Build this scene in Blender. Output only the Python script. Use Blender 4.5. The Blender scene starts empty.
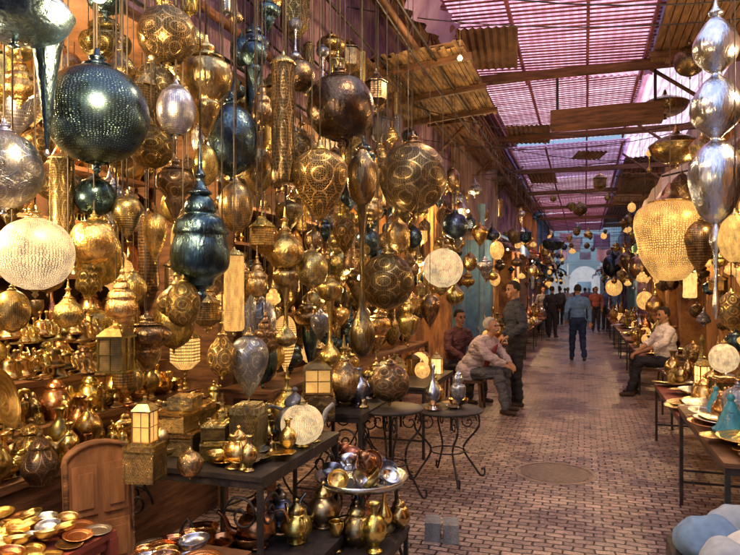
import bpy, math, random
import numpy as np
from mathutils import Vector, Matrix, noise
random.seed(7)
R=random.Random(11)
C=bpy.context.scene.collection
pi=math.pi
# ---------------------------------------------------------------- basics
TH=math.radians(18.5); F=641.0; EYE=1.64
cs,sn=math.cos(TH),math.sin(TH)
def S(px,py,b):
    """image pixel coordinates -> world point lying on the vertical plane X=b (alley runs along +Y)"""
    t=(px-370)/F; d=b/(cs*t-sn)
    return Vector((b, sn*t*d+cs*d, EYE+(290-py)/F*d)), d
def link(o): C.objects.link(o); return o
def ob(name,data,loc=(0,0,0),rot=(0,0,0),scale=(1,1,1),parent=None,label=None,cat=None,group=None,kind=None):
    o=bpy.data.objects.new(name,data); o.location=loc; o.rotation_euler=rot; o.scale=scale
    if parent: o.parent=parent
    link(o)
    if label:o["label"]=label
    if cat:o["category"]=cat
    if group:o["group"]=group
    if kind:o["kind"]=kind
    return o
def cat_rom(p,n=4):
    out=[]
    for i in range(len(p)-1):
        p0=p[max(i-1,0)];p1=p[i];p2=p[i+1];p3=p[min(i+2,len(p)-1)]
        for k in range(n):
            t=k/n
            out.append(tuple(0.5*((2*p1[j])+(-p0[j]+p2[j])*t+(2*p0[j]-5*p1[j]+4*p2[j]-p3[j])*t*t+(-p0[j]+3*p1[j]-3*p2[j]+p3[j])*t**3) for j in range(len(p1))))
    out.append(tuple(p[-1])); return out
class MB:
    def __init__(s): s.v=[];s.f=[];s.m=[];s.sm=[];s.uv=[]
    def lathe(s,prof,seg=28,m=0,c=(0,0,0),sc=(1,1,1),smooth=3,M=None,flat=False):
        if smooth: prof=cat_rom(prof,smooth)
        b=len(s.v); n=len(prof)
        for r,z in prof:
            r=max(r,1e-4)
            for k in range(seg):
                a=2*pi*k/seg
                p=Vector((r*math.cos(a)*sc[0],r*math.sin(a)*sc[1],z*sc[2]))
                if M: p=M@p
                s.v.append((p[0]+c[0],p[1]+c[1],p[2]+c[2]))
        for i in range(n-1):
            for k in range(seg):
                k2=(k+1)%seg
                s.f.append((b+i*seg+k,b+i*seg+k2,b+(i+1)*seg+k2,b+(i+1)*seg+k)); s.m.append(m); s.sm.append(not flat)
                u0=k/seg;u1=(k+1)/seg;v0=i/(n-1);v1=(i+1)/(n-1)
                s.uv+= [(u0,v0),(u1,v0),(u1,v1),(u0,v1)]
        return s
    def box(s,c,sz,m=0,M=None):
        b=len(s.v); hx,hy,hz=[q/2 for q in sz]
        for x,y,z in [(-1,-1,-1),(1,-1,-1),(1,1,-1),(-1,1,-1),(-1,-1,1),(1,-1,1),(1,1,1),(-1,1,1)]:
            p=Vector((x*hx,y*hy,z*hz))
            if M:p=M@p
            s.v.append((p[0]+c[0],p[1]+c[1],p[2]+c[2]))
        for f in [(0,3,2,1),(4,5,6,7),(0,1,5,4),(1,2,6,5),(2,3,7,6),(3,0,4,7)]:
            s.f.append(tuple(b+i for i in f)); s.m.append(m); s.sm.append(False); s.uv+=[(0,0),(1,0),(1,1),(0,1)]
        return s
    def tube(s,pts,r,m=0,seg=8,smooth=0):
        pts=[Vector(p) for p in pts]
        if smooth: pts=[Vector(p) for p in cat_rom([tuple(p) for p in pts],smooth)]
        n=len(pts); rs=r if isinstance(r,(list,tuple)) else None
        b=len(s.v); up=Vector((0,0,1))
        for i,p in enumerate(pts):
            d=(pts[min(i+1,n-1)]-pts[max(i-1,0)]).normalized()
            u=d.cross(up)
            if u.length<.05: u=d.cross(Vector((1,0,0)))
            u.normalize(); w=d.cross(u).normalized()
            rr=r if rs is None else rs[0]+(rs[1]-rs[0])*i/(n-1)
            for k in range(seg):
                a=2*pi*k/seg; q=p+u*math.cos(a)*rr+w*math.sin(a)*rr; s.v.append(tuple(q))
        for i in range(n-1):
            for k in range(seg):
                k2=(k+1)%seg
                s.f.append((b+i*seg+k,b+(i+1)*seg+k,b+(i+1)*seg+k2,b+i*seg+k2)); s.m.append(m); s.sm.append(True)
                s.uv+=[(k/seg,i/n),(k/seg,(i+1)/n),((k+1)/seg,(i+1)/n),((k+1)/seg,i/n)]
        s.f.append(tuple(b+k for k in range(seg))); s.m.append(m); s.sm.append(False); s.uv+=[(0,0)]*seg
        s.f.append(tuple(b+(n-1)*seg+k for k in reversed(range(seg)))); s.m.append(m); s.sm.append(False); s.uv+=[(0,0)]*seg
        return s
    def quad(s,a,b_,c,d,m=0):
        b=len(s.v); s.v+=[tuple(a),tuple(b_),tuple(c),tuple(d)]; s.f.append((b,b+1,b+2,b+3)); s.m.append(m); s.sm.append(False); s.uv+=[(0,0),(1,0),(1,1),(0,1)]; return s
    def mesh(s,name,mats):
        me=bpy.data.meshes.new(name); me.from_pydata(s.v,[],s.f)
        for x in (mats if isinstance(mats,(list,tuple)) else [mats]): me.materials.append(x)
        me.polygons.foreach_set("material_index",s.m); me.polygons.foreach_set("use_smooth",s.sm)
        ul=me.uv_layers.new(name="UVMap"); ul.data.foreach_set("uv",[q for p in s.uv for q in p])
        me.update(); return me
# ---------------------------------------------------------------- materials
def newmat(name):
    m=bpy.data.materials.new(name); m.use_nodes=True; nt=m.node_tree
    return m,nt,nt.nodes["Principled BSDF"],nt.nodes["Material Output"]
def N(nt,t,**kw):
    n=nt.nodes.new(t)
    for k,v in kw.items():
        if k in n.inputs: n.inputs[k].default_value=v
        else: setattr(n,k,v)
    return n
def ramp(nt,a,b,ca=(0,0,0,1),cb=(1,1,1,1)):
    r=nt.nodes.new('ShaderNodeValToRGB'); r.color_ramp.elements[0].position=a; r.color_ramp.elements[1].position=b
    r.color_ramp.elements[0].color=ca; r.color_ramp.elements[1].color=cb; return r
def c4(c,f=1): return (min(c[0]*f,1),min(c[1]*f,1),min(c[2]*f,1),1)
def mix(nt,fac,a,b,blend='MIX'):
    m=nt.nodes.new('ShaderNodeMix'); m.data_type='RGBA'; m.blend_type=blend
    for sock,val in ((m.inputs[0],fac),(m.inputs[6],a),(m.inputs[7],b)):
        if hasattr(val,'is_output'): nt.links.new(val,sock)
        else: sock.default_value=val
    return m.outputs[2]
def metal(name,col,rough=.28,pat=None,lit=0,su=26,sv=16,litcol=(1,.56,.17),tarn=.28,metallic=1,hole=.06,band=False,e0=.05,e1=.12,v0=.65,v1=1.25):
    m,nt,B,O=newmat(name); L=nt.links.new
    tc=N(nt,'ShaderNodeTexCoord'); oi=N(nt,'ShaderNodeObjectInfo')
    no=N(nt,'ShaderNodeTexNoise'); no.inputs['Scale'].default_value=2.8; no.inputs['Detail'].default_value=8; no.inputs['Roughness'].default_value=.7; no.noise_dimensions='4D'
    L(tc.outputs['Object'],no.inputs['Vector'])
    mu=N(nt,'ShaderNodeMath',operation='MULTIPLY'); mu.inputs[1].default_value=30; L(oi.outputs['Random'],mu.inputs[0]); L(mu.outputs[0],no.inputs['W'])
    r=ramp(nt,.42,.58); L(no.outputs[0],r.inputs[0])
    colr=mix(nt,r.outputs[0],c4([col[0]*tarn,col[1]*tarn*1.15,col[2]*tarn*1.9]),c4(col))
    hs=N(nt,'ShaderNodeHueSaturation'); mr=N(nt,'ShaderNodeMapRange'); L(oi.outputs['Random'],mr.inputs[0]); mr.inputs[3].default_value=v0; mr.inputs[4].default_value=v1
    hr_=N(nt,'ShaderNodeMapRange'); m7=N(nt,'ShaderNodeMath',operation='FRACT'); m8=N(nt,'ShaderNodeMath',operation='MULTIPLY'); m8.inputs[1].default_value=7.31; L(oi.outputs['Random'],m8.inputs[0]); L(m8.outputs[0],m7.inputs[0]); L(m7.outputs[0],hr_.inputs[0]); hr_.inputs[3].default_value=.485; hr_.inputs[4].default_value=.525; L(hr_.outputs[0],hs.inputs['Hue'])
    L(mr.outputs[0],hs.inputs['Value']); L(colr,hs.inputs['Color']); colr=hs.outputs[0]
    rr=N(nt,'ShaderNodeMapRange'); L(no.outputs[0],rr.inputs[0]); rr.inputs[1].default_value=.3; rr.inputs[2].default_value=.7; rr.inputs[3].default_value=rough+.22; rr.inputs[4].default_value=rough-.04
    L(rr.outputs[0],B.inputs['Roughness'])
    B.inputs['Metallic'].default_value=metallic
    bu=N(nt,'ShaderNodeBump'); bu.inputs['Strength'].default_value=.5; bu.inputs['Distance'].default_value=.012
    if pat:
        mp=N(nt,'ShaderNodeMapping'); mp.inputs['Scale'].default_value=(su,sv,1); L(tc.outputs['UV'],mp.inputs[0])
        vo=N(nt,'ShaderNodeTexVoronoi',voronoi_dimensions='2D'); vo.inputs['Scale'].default_value=1
        vo.inputs['Randomness'].default_value=0.0 if pat=='dots' else .65
        if pat=='edge': vo.feature='DISTANCE_TO_EDGE'
        L(mp.outputs[0],vo.inputs['Vector'])
        h=ramp(nt,.27,.36,(1,1,1,1),(0,0,0,1)) if pat=='dots' else ramp(nt,e0,e1)
        L(vo.outputs['Distance'],h.inputs[0])
        hole_=h.outputs[0]
        if band:
            mp2=N(nt,'ShaderNodeMapping'); mp2.inputs['Scale'].default_value=(6,3,1); mp2.inputs['Location'].default_value=(0,.5,0); L(tc.outputs['UV'],mp2.inputs[0])
            v2=N(nt,'ShaderNodeTexVoronoi',voronoi_dimensions='2D'); v2.inputs['Scale'].default_value=1; v2.inputs['Randomness'].default_value=0; L(mp2.outputs[0],v2.inputs['Vector'])
            sn_=N(nt,'ShaderNodeMath',operation='PINGPONG'); L(v2.outputs['Distance'],sn_.inputs[0]); sn_.inputs[1].default_value=.13
            wr=ramp(nt,.02,.035); L(sn_.outputs[0],wr.inputs[0])
            hm=N(nt,'ShaderNodeMath',operation='MULTIPLY'); L(h.outputs[0],hm.inputs[0]); L(wr.outputs[0],hm.inputs[1]); hole_=hm.outputs[0]
        colr=mix(nt,hole_,colr,c4(col,hole) if not lit else c4(litcol,.3))
        inv=N(nt,'ShaderNodeMath',operation='SUBTRACT'); inv.inputs[0].default_value=1; L(hole_,inv.inputs[1]); L(inv.outputs[0],bu.inputs['Height'])
        if lit:
            nn=N(nt,'ShaderNodeMapRange'); L(no.outputs[0],nn.inputs[0]); nn.inputs[1].default_value=.3; nn.inputs[2].default_value=.7; nn.inputs[3].default_value=.45; nn.inputs[4].default_value=1.4
            em=N(nt,'ShaderNodeMapRange'); L(hole_,em.inputs[0]); em.inputs[3].default_value=lit*.10; em.inputs[4].default_value=lit
            mm=N(nt,'ShaderNodeMath',operation='MULTIPLY'); L(em.outputs[0],mm.inputs[0]); L(nn.outputs[0],mm.inputs[1])
            B.inputs['Emission Color'].default_value=c4(litcol); L(mm.outputs[0],B.inputs['Emission Strength'])
    else:
        n2=N(nt,'ShaderNodeTexNoise'); n2.inputs['Scale'].default_value=9; n2.inputs['Detail'].default_value=5; L(tc.outputs['Object'],n2.inputs[0]); L(n2.outputs[0],bu.inputs['Height'])
        bu.inputs['Strength'].default_value=.45
    L(bu.outputs[0],B.inputs['Normal']); L(colr,B.inputs['Base Color'])
    return m
def rough(name,col,col2=None,scale=4,rg=.8,bump=.3,spec=.3,stretch=(1,1,1),dist=.01,lo=.35,hi=.65,coord='Object'):
    m,nt,B,O=newmat(name); L=nt.links.new
    tc=N(nt,'ShaderNodeTexCoord'); mp=N(nt,'ShaderNodeMapping'); mp.inputs['Scale'].default_value=stretch; L(tc.outputs[coord],mp.inputs[0])
    no=N(nt,'ShaderNodeTexNoise'); no.inputs['Scale'].default_value=scale; no.inputs['Detail'].default_value=9; no.inputs['Roughness'].default_value=.62; L(mp.outputs[0],no.inputs[0])
    r=ramp(nt,lo,hi,c4(col2 or [q*.45 for q in col]),c4(col)); L(no.outputs[0],r.inputs[0])
    n2=N(nt,'ShaderNodeTexNoise'); n2.inputs['Scale'].default_value=scale*7; n2.inputs['Detail'].default_value=6; L(mp.outputs[0],n2.inputs[0])
    colr=mix(nt,.35,r.outputs[0],n2.outputs[0],'OVERLAY')
    L(colr,B.inputs['Base Color']); B.inputs['Roughness'].default_value=rg; B.inputs['Specular IOR Level'].default_value=spec
    bu=N(nt,'ShaderNodeBump'); bu.inputs['Strength'].default_value=bump; bu.inputs['Distance'].default_value=dist; L(n2.outputs[0],bu.inputs['Height']); L(bu.outputs[0],B.inputs['Normal'])
    return m
def glow(name,col,s):
    m,nt,B,O=newmat(name); L=nt.links.new
    tc=N(nt,'ShaderNodeTexCoord'); no=N(nt,'ShaderNodeTexNoise'); no.inputs['Scale'].default_value=7; no.inputs['Detail'].default_value=3; L(tc.outputs['Object'],no.inputs[0])
    mr=N(nt,'ShaderNodeMapRange'); L(no.outputs[0],mr.inputs[0]); mr.inputs[1].default_value=.3; mr.inputs[2].default_value=.7; mr.inputs[3].default_value=s*.5; mr.inputs[4].default_value=s*1.2
    B.inputs['Base Color'].default_value=c4(col); B.inputs['Emission Color'].default_value=c4(col); L(mr.outputs[0],B.inputs['Emission Strength']); return m
GOLD=(1.0,.70,.22); BRASS=(.82,.61,.25); BRONZE=(.46,.32,.16); DARK=(.11,.19,.23); SILV=(.80,.85,.88); COPP=(.8,.38,.18)
M={}
for n,c in (('gold',GOLD),('brass',BRASS),('bronze',BRONZE),('dark',DARK),('silver',SILV),('copper',COPP)):
    M[n]=metal(n+'_smooth',c,.19)
    M[n+'_d']=metal(n+'_pierced',c,.24,'dots',su=60,sv=30,hole=.3 if n=='silver' else .06)
    M[n+'_e']=metal(n+'_filigree',c,.24,'edge',su=70,sv=44,hole=.25 if n=='silver' else .09,band=True)
M['dark_s']=metal('dark_speckled',(.05,.09,.10),.2,'edge',su=90,sv=54,hole=3.0,tarn=.6,e0=.30,e1=.36)
M['dark_k']=metal('dark_umber',(.24,.17,.11),.2,tarn=.4)
M['bronze_e']=metal('bronze_filigree_fine',(.66,.47,.24),.24,'edge',su=84,sv=56,hole=.14,band=True,v0=.85,v1=1.1)
M['silver_p']=metal('silver_polished',(.82,.88,.95),.14,tarn=.6)
M['lit_e']=metal('lit_filigree',GOLD,.3,'edge',lit=1.9,su=60,sv=34)
M['lit_d']=metal('lit_pierced',GOLD,.3,'dots',lit=2.2,su=46,sv=28,litcol=(1,.52,.14))
M['lit_a']=metal('lit_amber_basket',(1,.62,.18),.28,'edge',lit=1.6,su=84,sv=60,litcol=(1,.53,.14),e0=.12,e1=.28)
M['lit_w']=metal('lit_cream_filigree',(.80,.52,.26),.35,'edge',lit=1.5,su=76,sv=48,litcol=(1,.72,.38),e0=.10,e1=.26)
M['litglass']=glow('lit_glass',(1,.52,.16),3.0)
M['bulb']=glow('bulb_glow',(1,.8,.5),16)
M['chain']=rough('chain_iron',(.13,.11,.09),rg=.5,scale=20)
M['iron']=rough('black_iron',(.045,.04,.042),rg=.42,scale=12,bump=.4)
M['wood']=rough('brown_wood',(.22,.11,.055),(.07,.035,.02),scale=3,stretch=(1,1,9),rg=.55,bump=.5)
M['woodx']=rough('weathered_plank',(.30,.17,.09),(.10,.06,.04),scale=3,stretch=(9,1,3),rg=.7,bump=.6)
M['carved']=rough('carved_wood',(.34,.17,.08),(.13,.06,.03),scale=5,stretch=(1,1,.25),rg=.45,bump=.6,dist=.01)
M['redwood']=rough('red_painted_wood',(.26,.06,.04),(.10,.025,.02),rg=.5)
M['plaster']=rough('mauve_plaster',(.50,.33,.45),(.14,.08,.16),scale=1.3,rg=.9,bump=.8,lo=.42,hi=.60,dist=.03)
M['orange']=rough('orange_plaster',(.74,.38,.12),(.26,.12,.06),scale=1.9,rg=.9,bump=.8,dist=.03,lo=.38,hi=.58)
M['tan']=rough('tan_plaster',(.52,.36,.27),(.22,.14,.13),scale=1.2,rg=.9,bump=.5,dist=.02)
M['bluewall']=rough('blue_plaster',(.20,.42,.60),(.10,.18,.32),scale=1.2,rg=.9,bump=.5)
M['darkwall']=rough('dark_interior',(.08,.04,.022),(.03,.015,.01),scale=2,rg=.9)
M['white']=rough('white_canvas',(.80,.84,.90),(.5,.56,.70),scale=2,rg=.9)
M['stone']=rough('grey_stone',(.28,.29,.31),(.14,.14,.16),scale=9,rg=.85,bump=.6)
M['rust']=rough('rusty_sheet',(.40,.24,.14),(.11,.07,.06),scale=1.6,rg=.7,bump=.6)
# ---------------------------------------------------------------- ground
def brick_mat():
    m,nt,B,O=newmat('brick_paving'); L=nt.links.new
    tc=N(nt,'ShaderNodeTexCoord')
    nz=N(nt,'ShaderNodeTexNoise'); nz.inputs['Scale'].default_value=5.0; nz.inputs['Detail'].default_value=4; L(tc.outputs['Object'],nz.inputs[0])
    sb=N(nt,'ShaderNodeVectorMath',operation='SUBTRACT'); L(nz.outputs['Color'],sb.inputs[0]); sb.inputs[1].default_value=(.5,.5,.5)
    scl=N(nt,'ShaderNodeVectorMath',operation='SCALE'); L(sb.outputs[0],scl.inputs[0]); scl.inputs['Scale'].default_value=.06
    ad=N(nt,'ShaderNodeVectorMath',operation='ADD'); L(tc.outputs['Object'],ad.inputs[0]); L(scl.outputs[0],ad.inputs[1])
    br=N(nt,'ShaderNodeTexBrick'); L(ad.outputs[0],br.inputs[0])
    br.inputs['Color1'].default_value=(.62,.47,.39,1); br.inputs['Color2'].default_value=(.27,.20,.185,1); br.inputs['Mortar'].default_value=(.045,.034,.036,1)
    br.inputs['Scale'].default_value=1; br.inputs['Mortar Size'].default_value=.0075; br.inputs['Mortar Smooth'].default_value=.5; br.inputs['Brick Width'].default_value=.125; br.inputs['Row Height'].default_value=.068
    n=N(nt,'ShaderNodeTexNoise'); n.inputs['Scale'].default_value=.9; n.inputs['Detail'].default_value=10; n.inputs['Roughness'].default_value=.72; L(tc.outputs['Object'],n.inputs[0])
    r=ramp(nt,.38,.60,(.46,.42,.50,1),(1.0,1,1,1)); L(n.outputs[0],r.inputs[0])
    col=mix(nt,1,br.outputs[0],r.outputs[0],'MULTIPLY')
    n3=N(nt,'ShaderNodeTexNoise'); n3.inputs['Scale'].default_value=60; n3.inputs['Detail'].default_value=5; L(tc.outputs['Object'],n3.inputs[0])
    col=mix(nt,.8,col,n3.outputs[0],'OVERLAY'); L(col,B.inputs['Base Color'])
    rr=N(nt,'ShaderNodeMapRange'); L(n.outputs[0],rr.inputs[0]); rr.inputs[1].default_value=.35; rr.inputs[2].default_value=.65; rr.inputs[3].default_value=.2; rr.inputs[4].default_value=.4; L(rr.outputs[0],B.inputs['Roughness'])
    B.inputs['Specular IOR Level'].default_value=.8
    iv=N(nt,'ShaderNodeMath',operation='SUBTRACT'); iv.inputs[0].default_value=1; L(br.outputs['Fac'],iv.inputs[1])
    s2=N(nt,'ShaderNodeMath',operation='MULTIPLY_ADD'); L(n3.outputs[0],s2.inputs[0]); s2.inputs[1].default_value=.6; L(iv.outputs[0],s2.inputs[2])
    bu=N(nt,'ShaderNodeBump'); bu.inputs['Strength'].default_value=.9; bu.inputs['Distance'].default_value=.012; L(s2.outputs[0],bu.inputs['Height']); L(bu.outputs[0],B.inputs['Normal'])
    return m
M['brick']=brick_mat()
M['earth']=rough('packed_earth',(.30,.22,.16),scale=.5,rg=.95)
mb=MB(); mb.quad((-300,-300,0),(300,-300,0),(300,400,0),(-300,400,0)); ob('ground',mb.mesh('ground',M['earth']),kind='structure')
mb=MB(); mb.quad((-4.2,-9,.004),(4.2,-9,.004),(4.2,60,.004),(-4.2,60,.004)); ob('alley_paving',mb.mesh('paving',M['brick']),kind='structure')
mc=ob('manhole_cover',None,(0,0,.006),label="round cast iron manhole cover set in brick paving",cat="manhole")
ob('cover_plate',MB().lathe([(.0,.004),(.29,.004),(.30,.001)],40,smooth=0).mesh('cover_plate',rough('manhole_iron',(.28,.21,.19),(.13,.10,.10),scale=22,rg=.4,bump=.9)),parent=mc)
ob('cover_frame',MB().lathe([(.315,.0),(.315,.004),(.355,.003),(.36,.0)],40,smooth=0).mesh('cover_frame',rough('manhole_ring',(.34,.26,.23),(.18,.13,.12),scale=14,rg=.5,bump=.6)),parent=mc)
mc.location=S(555,454,-.25)[0]; mc.location.z=.006
# ---------------------------------------------------------------- buildings
def bld(name,label,cat='building'): return ob(name,None,label=label,cat=cat)
def wall(par,name,x0,x1,y0,y1,z0,z1,mt,label=None):
    mb=MB().box(((x0+x1)/2,(y0+y1)/2,(z0+z1)/2),(x1-x0,y1-y0,z1-z0)); o=ob(name,mb.mesh(name,M[mt]),parent=par)
    if label:o["label"]=label
    return o
A=bld('shop_building','open-fronted lamp shop with stained mauve plaster upper wall')
wall(A,'upper_wall',-2.85,-2.6,-8,13,3.35,5.6,'plaster')
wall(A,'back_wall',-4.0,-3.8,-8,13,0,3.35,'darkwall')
wall(A,'ceiling',-3.8,-2.6,-8,13,3.28,3.35-.003,'wood')
wall(A,'pier',-3.8,-2.95,4.75,5.0,0,3.28,'wood')
wall(A,'pier',-3.8,-2.62,9.2,9.6,0,3.28,'orange')
wall(A,'facade_wall',-3.2,-2.58,9.6,12.99,0,3.27,'orange')
cols=['bluewall','orange','tan','plaster','orange','bluewall']
cn={'orange':'orange','plaster':'mauve','tan':'tan','bluewall':'blue'}
y=13.0
for i in range(7):
    L_=5.4; B_=bld('shop_building','narrow souk shop with dark doorway and %s plaster wall'%cn[cols[i%6]]); dx=R.uniform(0,.5)+i*.05
    wall(B_,'pier',-3.4,-2.55+dx*.4,y,y+.9,0,3.0,cols[i%6]); wall(B_,'pier',-3.4,-2.55+dx*.4,y+L_-.9,y+L_-.01,0,3.0,cols[i%6])
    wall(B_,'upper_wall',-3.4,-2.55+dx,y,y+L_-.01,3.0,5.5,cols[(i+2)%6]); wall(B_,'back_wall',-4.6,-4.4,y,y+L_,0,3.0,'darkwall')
    y+=L_
y=-7.4  # nearest shops of this row are out of view, added to block sun
for i in range(11):
    L_=5.2; j=i-2; cc=cols[(abs(j)*2+1)%6]; dx=(R.uniform(0,.35) if j>2 else 0); nr=j<3
    B_=bld('shop_building','souk shop with open front and worn %s plaster wall'%cn['orange' if nr else cc])
    wall(B_,'pier',2.3-dx,3.2,y,y+.8,0,3.1,'orange' if nr else cc); wall(B_,'pier',2.3-dx,3.2,y+L_-.8,y+L_-.01,0,3.1,'orange' if nr else cc)
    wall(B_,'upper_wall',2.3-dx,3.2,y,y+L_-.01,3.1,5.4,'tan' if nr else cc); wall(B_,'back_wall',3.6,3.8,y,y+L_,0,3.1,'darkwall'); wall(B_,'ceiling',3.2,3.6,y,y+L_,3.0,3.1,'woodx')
    y+=L_
E=bld('gate_building','pale white building with arched gateway closing the alley')
wall(E,'pier',-3.5,-1.1,50,51,0,3.6,'white'); wall(E,'pier',1.1,3.5,50,51,0,3.6,'white'); wall(E,'upper_wall',-3.5,3.5,50,51,3.6,6.6,'bluewall')
mb=MB(); n=14
for i in range(n):
    a0=pi*i/n;a1=pi*(i+1)/n
    p0=(1.1*math.cos(a0),2.3+1.1*math.sin(a0));p1=(1.1*math.cos(a1),2.3+1.1*math.sin(a1))
    mb.quad((p0[0],49.98,p0[1]),(p1[0],49.98,p1[1]),(p1[0],49.98,3.6),(p0[0],49.98,3.6))
ob('arch',mb.mesh('arch',M['bluewall']),parent=E)
B2=bld('distant_building','sunlit pale building beyond the gateway'); wall(B2,'wall',-9,9,62,64,0,7,'white'); wall(B2,'door',-.6,.6,61.95,61.99,0,2.4,'bluewall')
# ---------------------------------------------------------------- roof
def trans(name,col,k=.12,dk=.7):
    m,nt,B,O=newmat(name); L=nt.links.new
    tc=N(nt,'ShaderNodeTexCoord'); no=N(nt,'ShaderNodeTexNoise'); no.inputs['Scale'].default_value=1.7; no.inputs['Detail'].default_value=9; no.inputs['Roughness'].default_value=.65; L(tc.outputs['Object'],no.inputs[0])
    r=ramp(nt,.36,.56,c4([col[0]*dk,col[1]*dk*.8,col[2]*dk*.9]),c4(col)); L(no.outputs[0],r.inputs[0]); c=r.outputs[0]
    t=N(nt,'ShaderNodeBsdfTranslucent'); L(c,t.inputs[0]); d=N(nt,'ShaderNodeBsdfDiffuse'); L(c,d.inputs[0])
    mx=N(nt,'ShaderNodeMixShader'); mx.inputs[0].default_value=k; L(t.outputs[0],mx.inputs[1]); L(d.outputs[0],mx.inputs[2]); L(mx.outputs[0],O.inputs[0])
    return m
TR=[trans('pink_sheeting',(.93,.52,.66)),trans('rose_sheeting',(.95,.62,.72)),trans('lilac_sheeting',(.80,.62,.96)),trans('blush_sheeting',(.96,.74,.86))]
DIFFUSER=trans('cool_diffuser',(.90,.94,1.0),dk=.9)  # cool tint for the ambient light from the unseen overhead sheets
slm=rough('maroon_slat',(.42,.15,.18),(.20,.07,.10),scale=4,rg=.6,bump=.4)
def corr(x0,x1,Ln,z=0,per=.11,amp=.014):
    mb=MB(); prev=None; k=int((x1-x0)/per*4)
    for q in range(k+1):
        x=x0+(x1-x0)*q/k; zz=z+amp*math.sin(q*pi/2)
        if prev: mb.quad((prev[0],0,prev[1]),(x,0,zz),(x,Ln,zz),(prev[0],Ln,prev[1]))
        prev=(x,zz)
    return mb
y=6.0;i=0
while y<38:
    L_=R.uniform(4.2,5.2); z=5.2+R.uniform(-.06,.06)
    P=ob('slatted_roof_panel',None,(-.45,y,z),(R.uniform(-.02,.02),R.uniform(-.05,.05),0),label="maroon slatted roof panel under pink translucent sheeting over alley",cat="roof",group="roof panels over the alley")
    mb=MB(); yy=.05; per=R.choice([.10,.115,.13])
    while yy<L_-.1:
        mb.box((R.uniform(-.02,.02),yy,0),(2.76,per*R.uniform(.28,.5),.008),M=Matrix.Rotation(R.uniform(-.012,.012),3,'Z')); yy+=per+R.uniform(-.01,.01)
    ob('slats',mb.mesh('slats',slm),parent=P)
    ob('sheeting',corr(-1.48,1.48,L_+.12,.024).mesh('sheeting',TR[i%4]),parent=P)
    for bx in (-1.3,-.45,.5,1.3):
        ob('rafter',MB().box((bx,L_/2,-.055),(.04,L_,.06)).mesh('rafter',slm),parent=P)
    y+=L_; i+=1
for (x,y,w_,l_,a) in ((-1.2,8.3,.8,1.6,.1),(-1.1,13.5,.9,1.7,.06),(.2,16.5,.7,1.0,.2),(-1.2,19,.8,2,0)):
    o=ob('loose_roof_sheet',None,(x,y,5.02),(0,.03,a),label="loose rusty corrugated sheet patched under the slatted roof",cat="roof sheet",group="patched roof sheets")
    ob('sheet',corr(-w_/2,w_/2,l_,0,.1,.015).mesh('sheet',M['rust']),parent=o)
y=5.9
while y<39:
    for (xc,wd) in ((-2.2,1.1),(1.68,1.5)):
        op=xc>0 and 10.5<y<17  # translucent sheets added along this stretch to soften hard sun
        o=ob('corrugated_sheet',None,(xc,y,5.36+R.uniform(-.03,.03)),(0,R.uniform(-.03,.03),0),label="pale translucent corrugated sheet added to soften sun at roof edge" if op else "rusty corrugated sheet closing the edge of the roof",cat="roof sheet",group="corrugated roof edge sheets")
        ob('sheet',corr(-wd/2,wd/2,2.7,0,.13,.02).mesh('sheet',TR[3] if op else M['rust']),parent=o)
    y+=2.66
y=-8.4  # unseen sheets added overhead to spread soft sunlight on the near stalls
while y<5.8:
    o=ob('light_diffuser',None,(-2.75,y,5.62+.004*abs(y)),(0,0,0),label="unseen pale translucent sheet added to spread soft light",cat="shade",group="unseen light diffusing sheets over the near stalls")
    ob('canvas',corr(0,5.15,2.3,0,.5,.03).mesh('canvas',DIFFUSER),parent=o); y+=2.14
for k in range(7):
    yy=6+k*4.1
    ob('timber_beam',MB().box((0,0,0),(5.0,.1,.12)).mesh('timber_beam',M['wood']),(-.15,yy,4.92),(0,R.uniform(-.02,.02),0),label="dark timber cross beam spanning the covered alley",cat="beam",group="beams across the alley")
def plank_canopy(x0,x1,y0,y1,z,tilt,mt,label,w=.09,cover=False):
    P=ob('plank_canopy',None,((x0+x1)/2,(y0+y1)/2,z),(0,tilt,0),label=label,cat="canopy")
    mb=MB(); W=x1-x0;Ln=y1-y0
    q=-W/2
    while q<W/2-.01:
        mb.box((q+w/2,R.uniform(-.12,.12),R.uniform(-.01,.01)),(w*.86,Ln,.02)); q+=w
    ob('planks',mb.mesh('planks',M[mt]),parent=P)
    if cover: ob('cover_sheet',MB().box((0,0,.035),(W,Ln,.008)).mesh('cover',M['rust']),parent=P)
    for k in (-.4,0,.4):
        ob('batten',MB().box((0,Ln*k,-.05),(W+.1,.06,.07)).mesh('batten',M['wood']),parent=P)
M['ply']=rough('golden_plank',(.50,.33,.15),(.13,.08,.05),scale=2.5,stretch=(3,1,1),rg=.7,bump=.6,lo=.4,hi=.6)
plank_canopy(-2.6,-1.25,6.9,9.7,4.26,-.08,'ply',"golden weathered corrugated canopy jutting from the shop wall",w=.05,cover=True)
plank_canopy(-2.6,-1.5,4.2,6.2,4.75,.05,'woodx',"brown plank canopy with gaps above hanging lamps",cover=True)
plank_canopy(.85,2.3,5.0,9.5,4.7,.06,'woodx',"brown plank canopy above the brass stalls",cover=True)
plank_canopy(.9,2.3,17,23,4.5,.03,'woodx',"brown plank canopy along the alley wall")
plank_canopy(-2.6,-1.75,10.4,16,4.6,-.05,'woodx',"brown plank canopy along the shop wall")
plank_canopy(-2.6,-1.75,17,28,4.6,-.05,'woodx',"brown plank canopy along the shop wall")
T=ob('roof_truss',None,(0,0,0),label="rusty steel lattice truss along the shop front",cat="truss")
ob('upper_chord',MB().tube([(-1.75,3,4.75),(-1.75,24,4.75)],.03).mesh('chord',M['wood']),parent=T)
ob('lower_chord',MB().tube([(-1.75,3,4.3),(-1.75,24,4.3)],.03).mesh('chord',M['wood']),parent=T)
zz=[]; y=3.0
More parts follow.
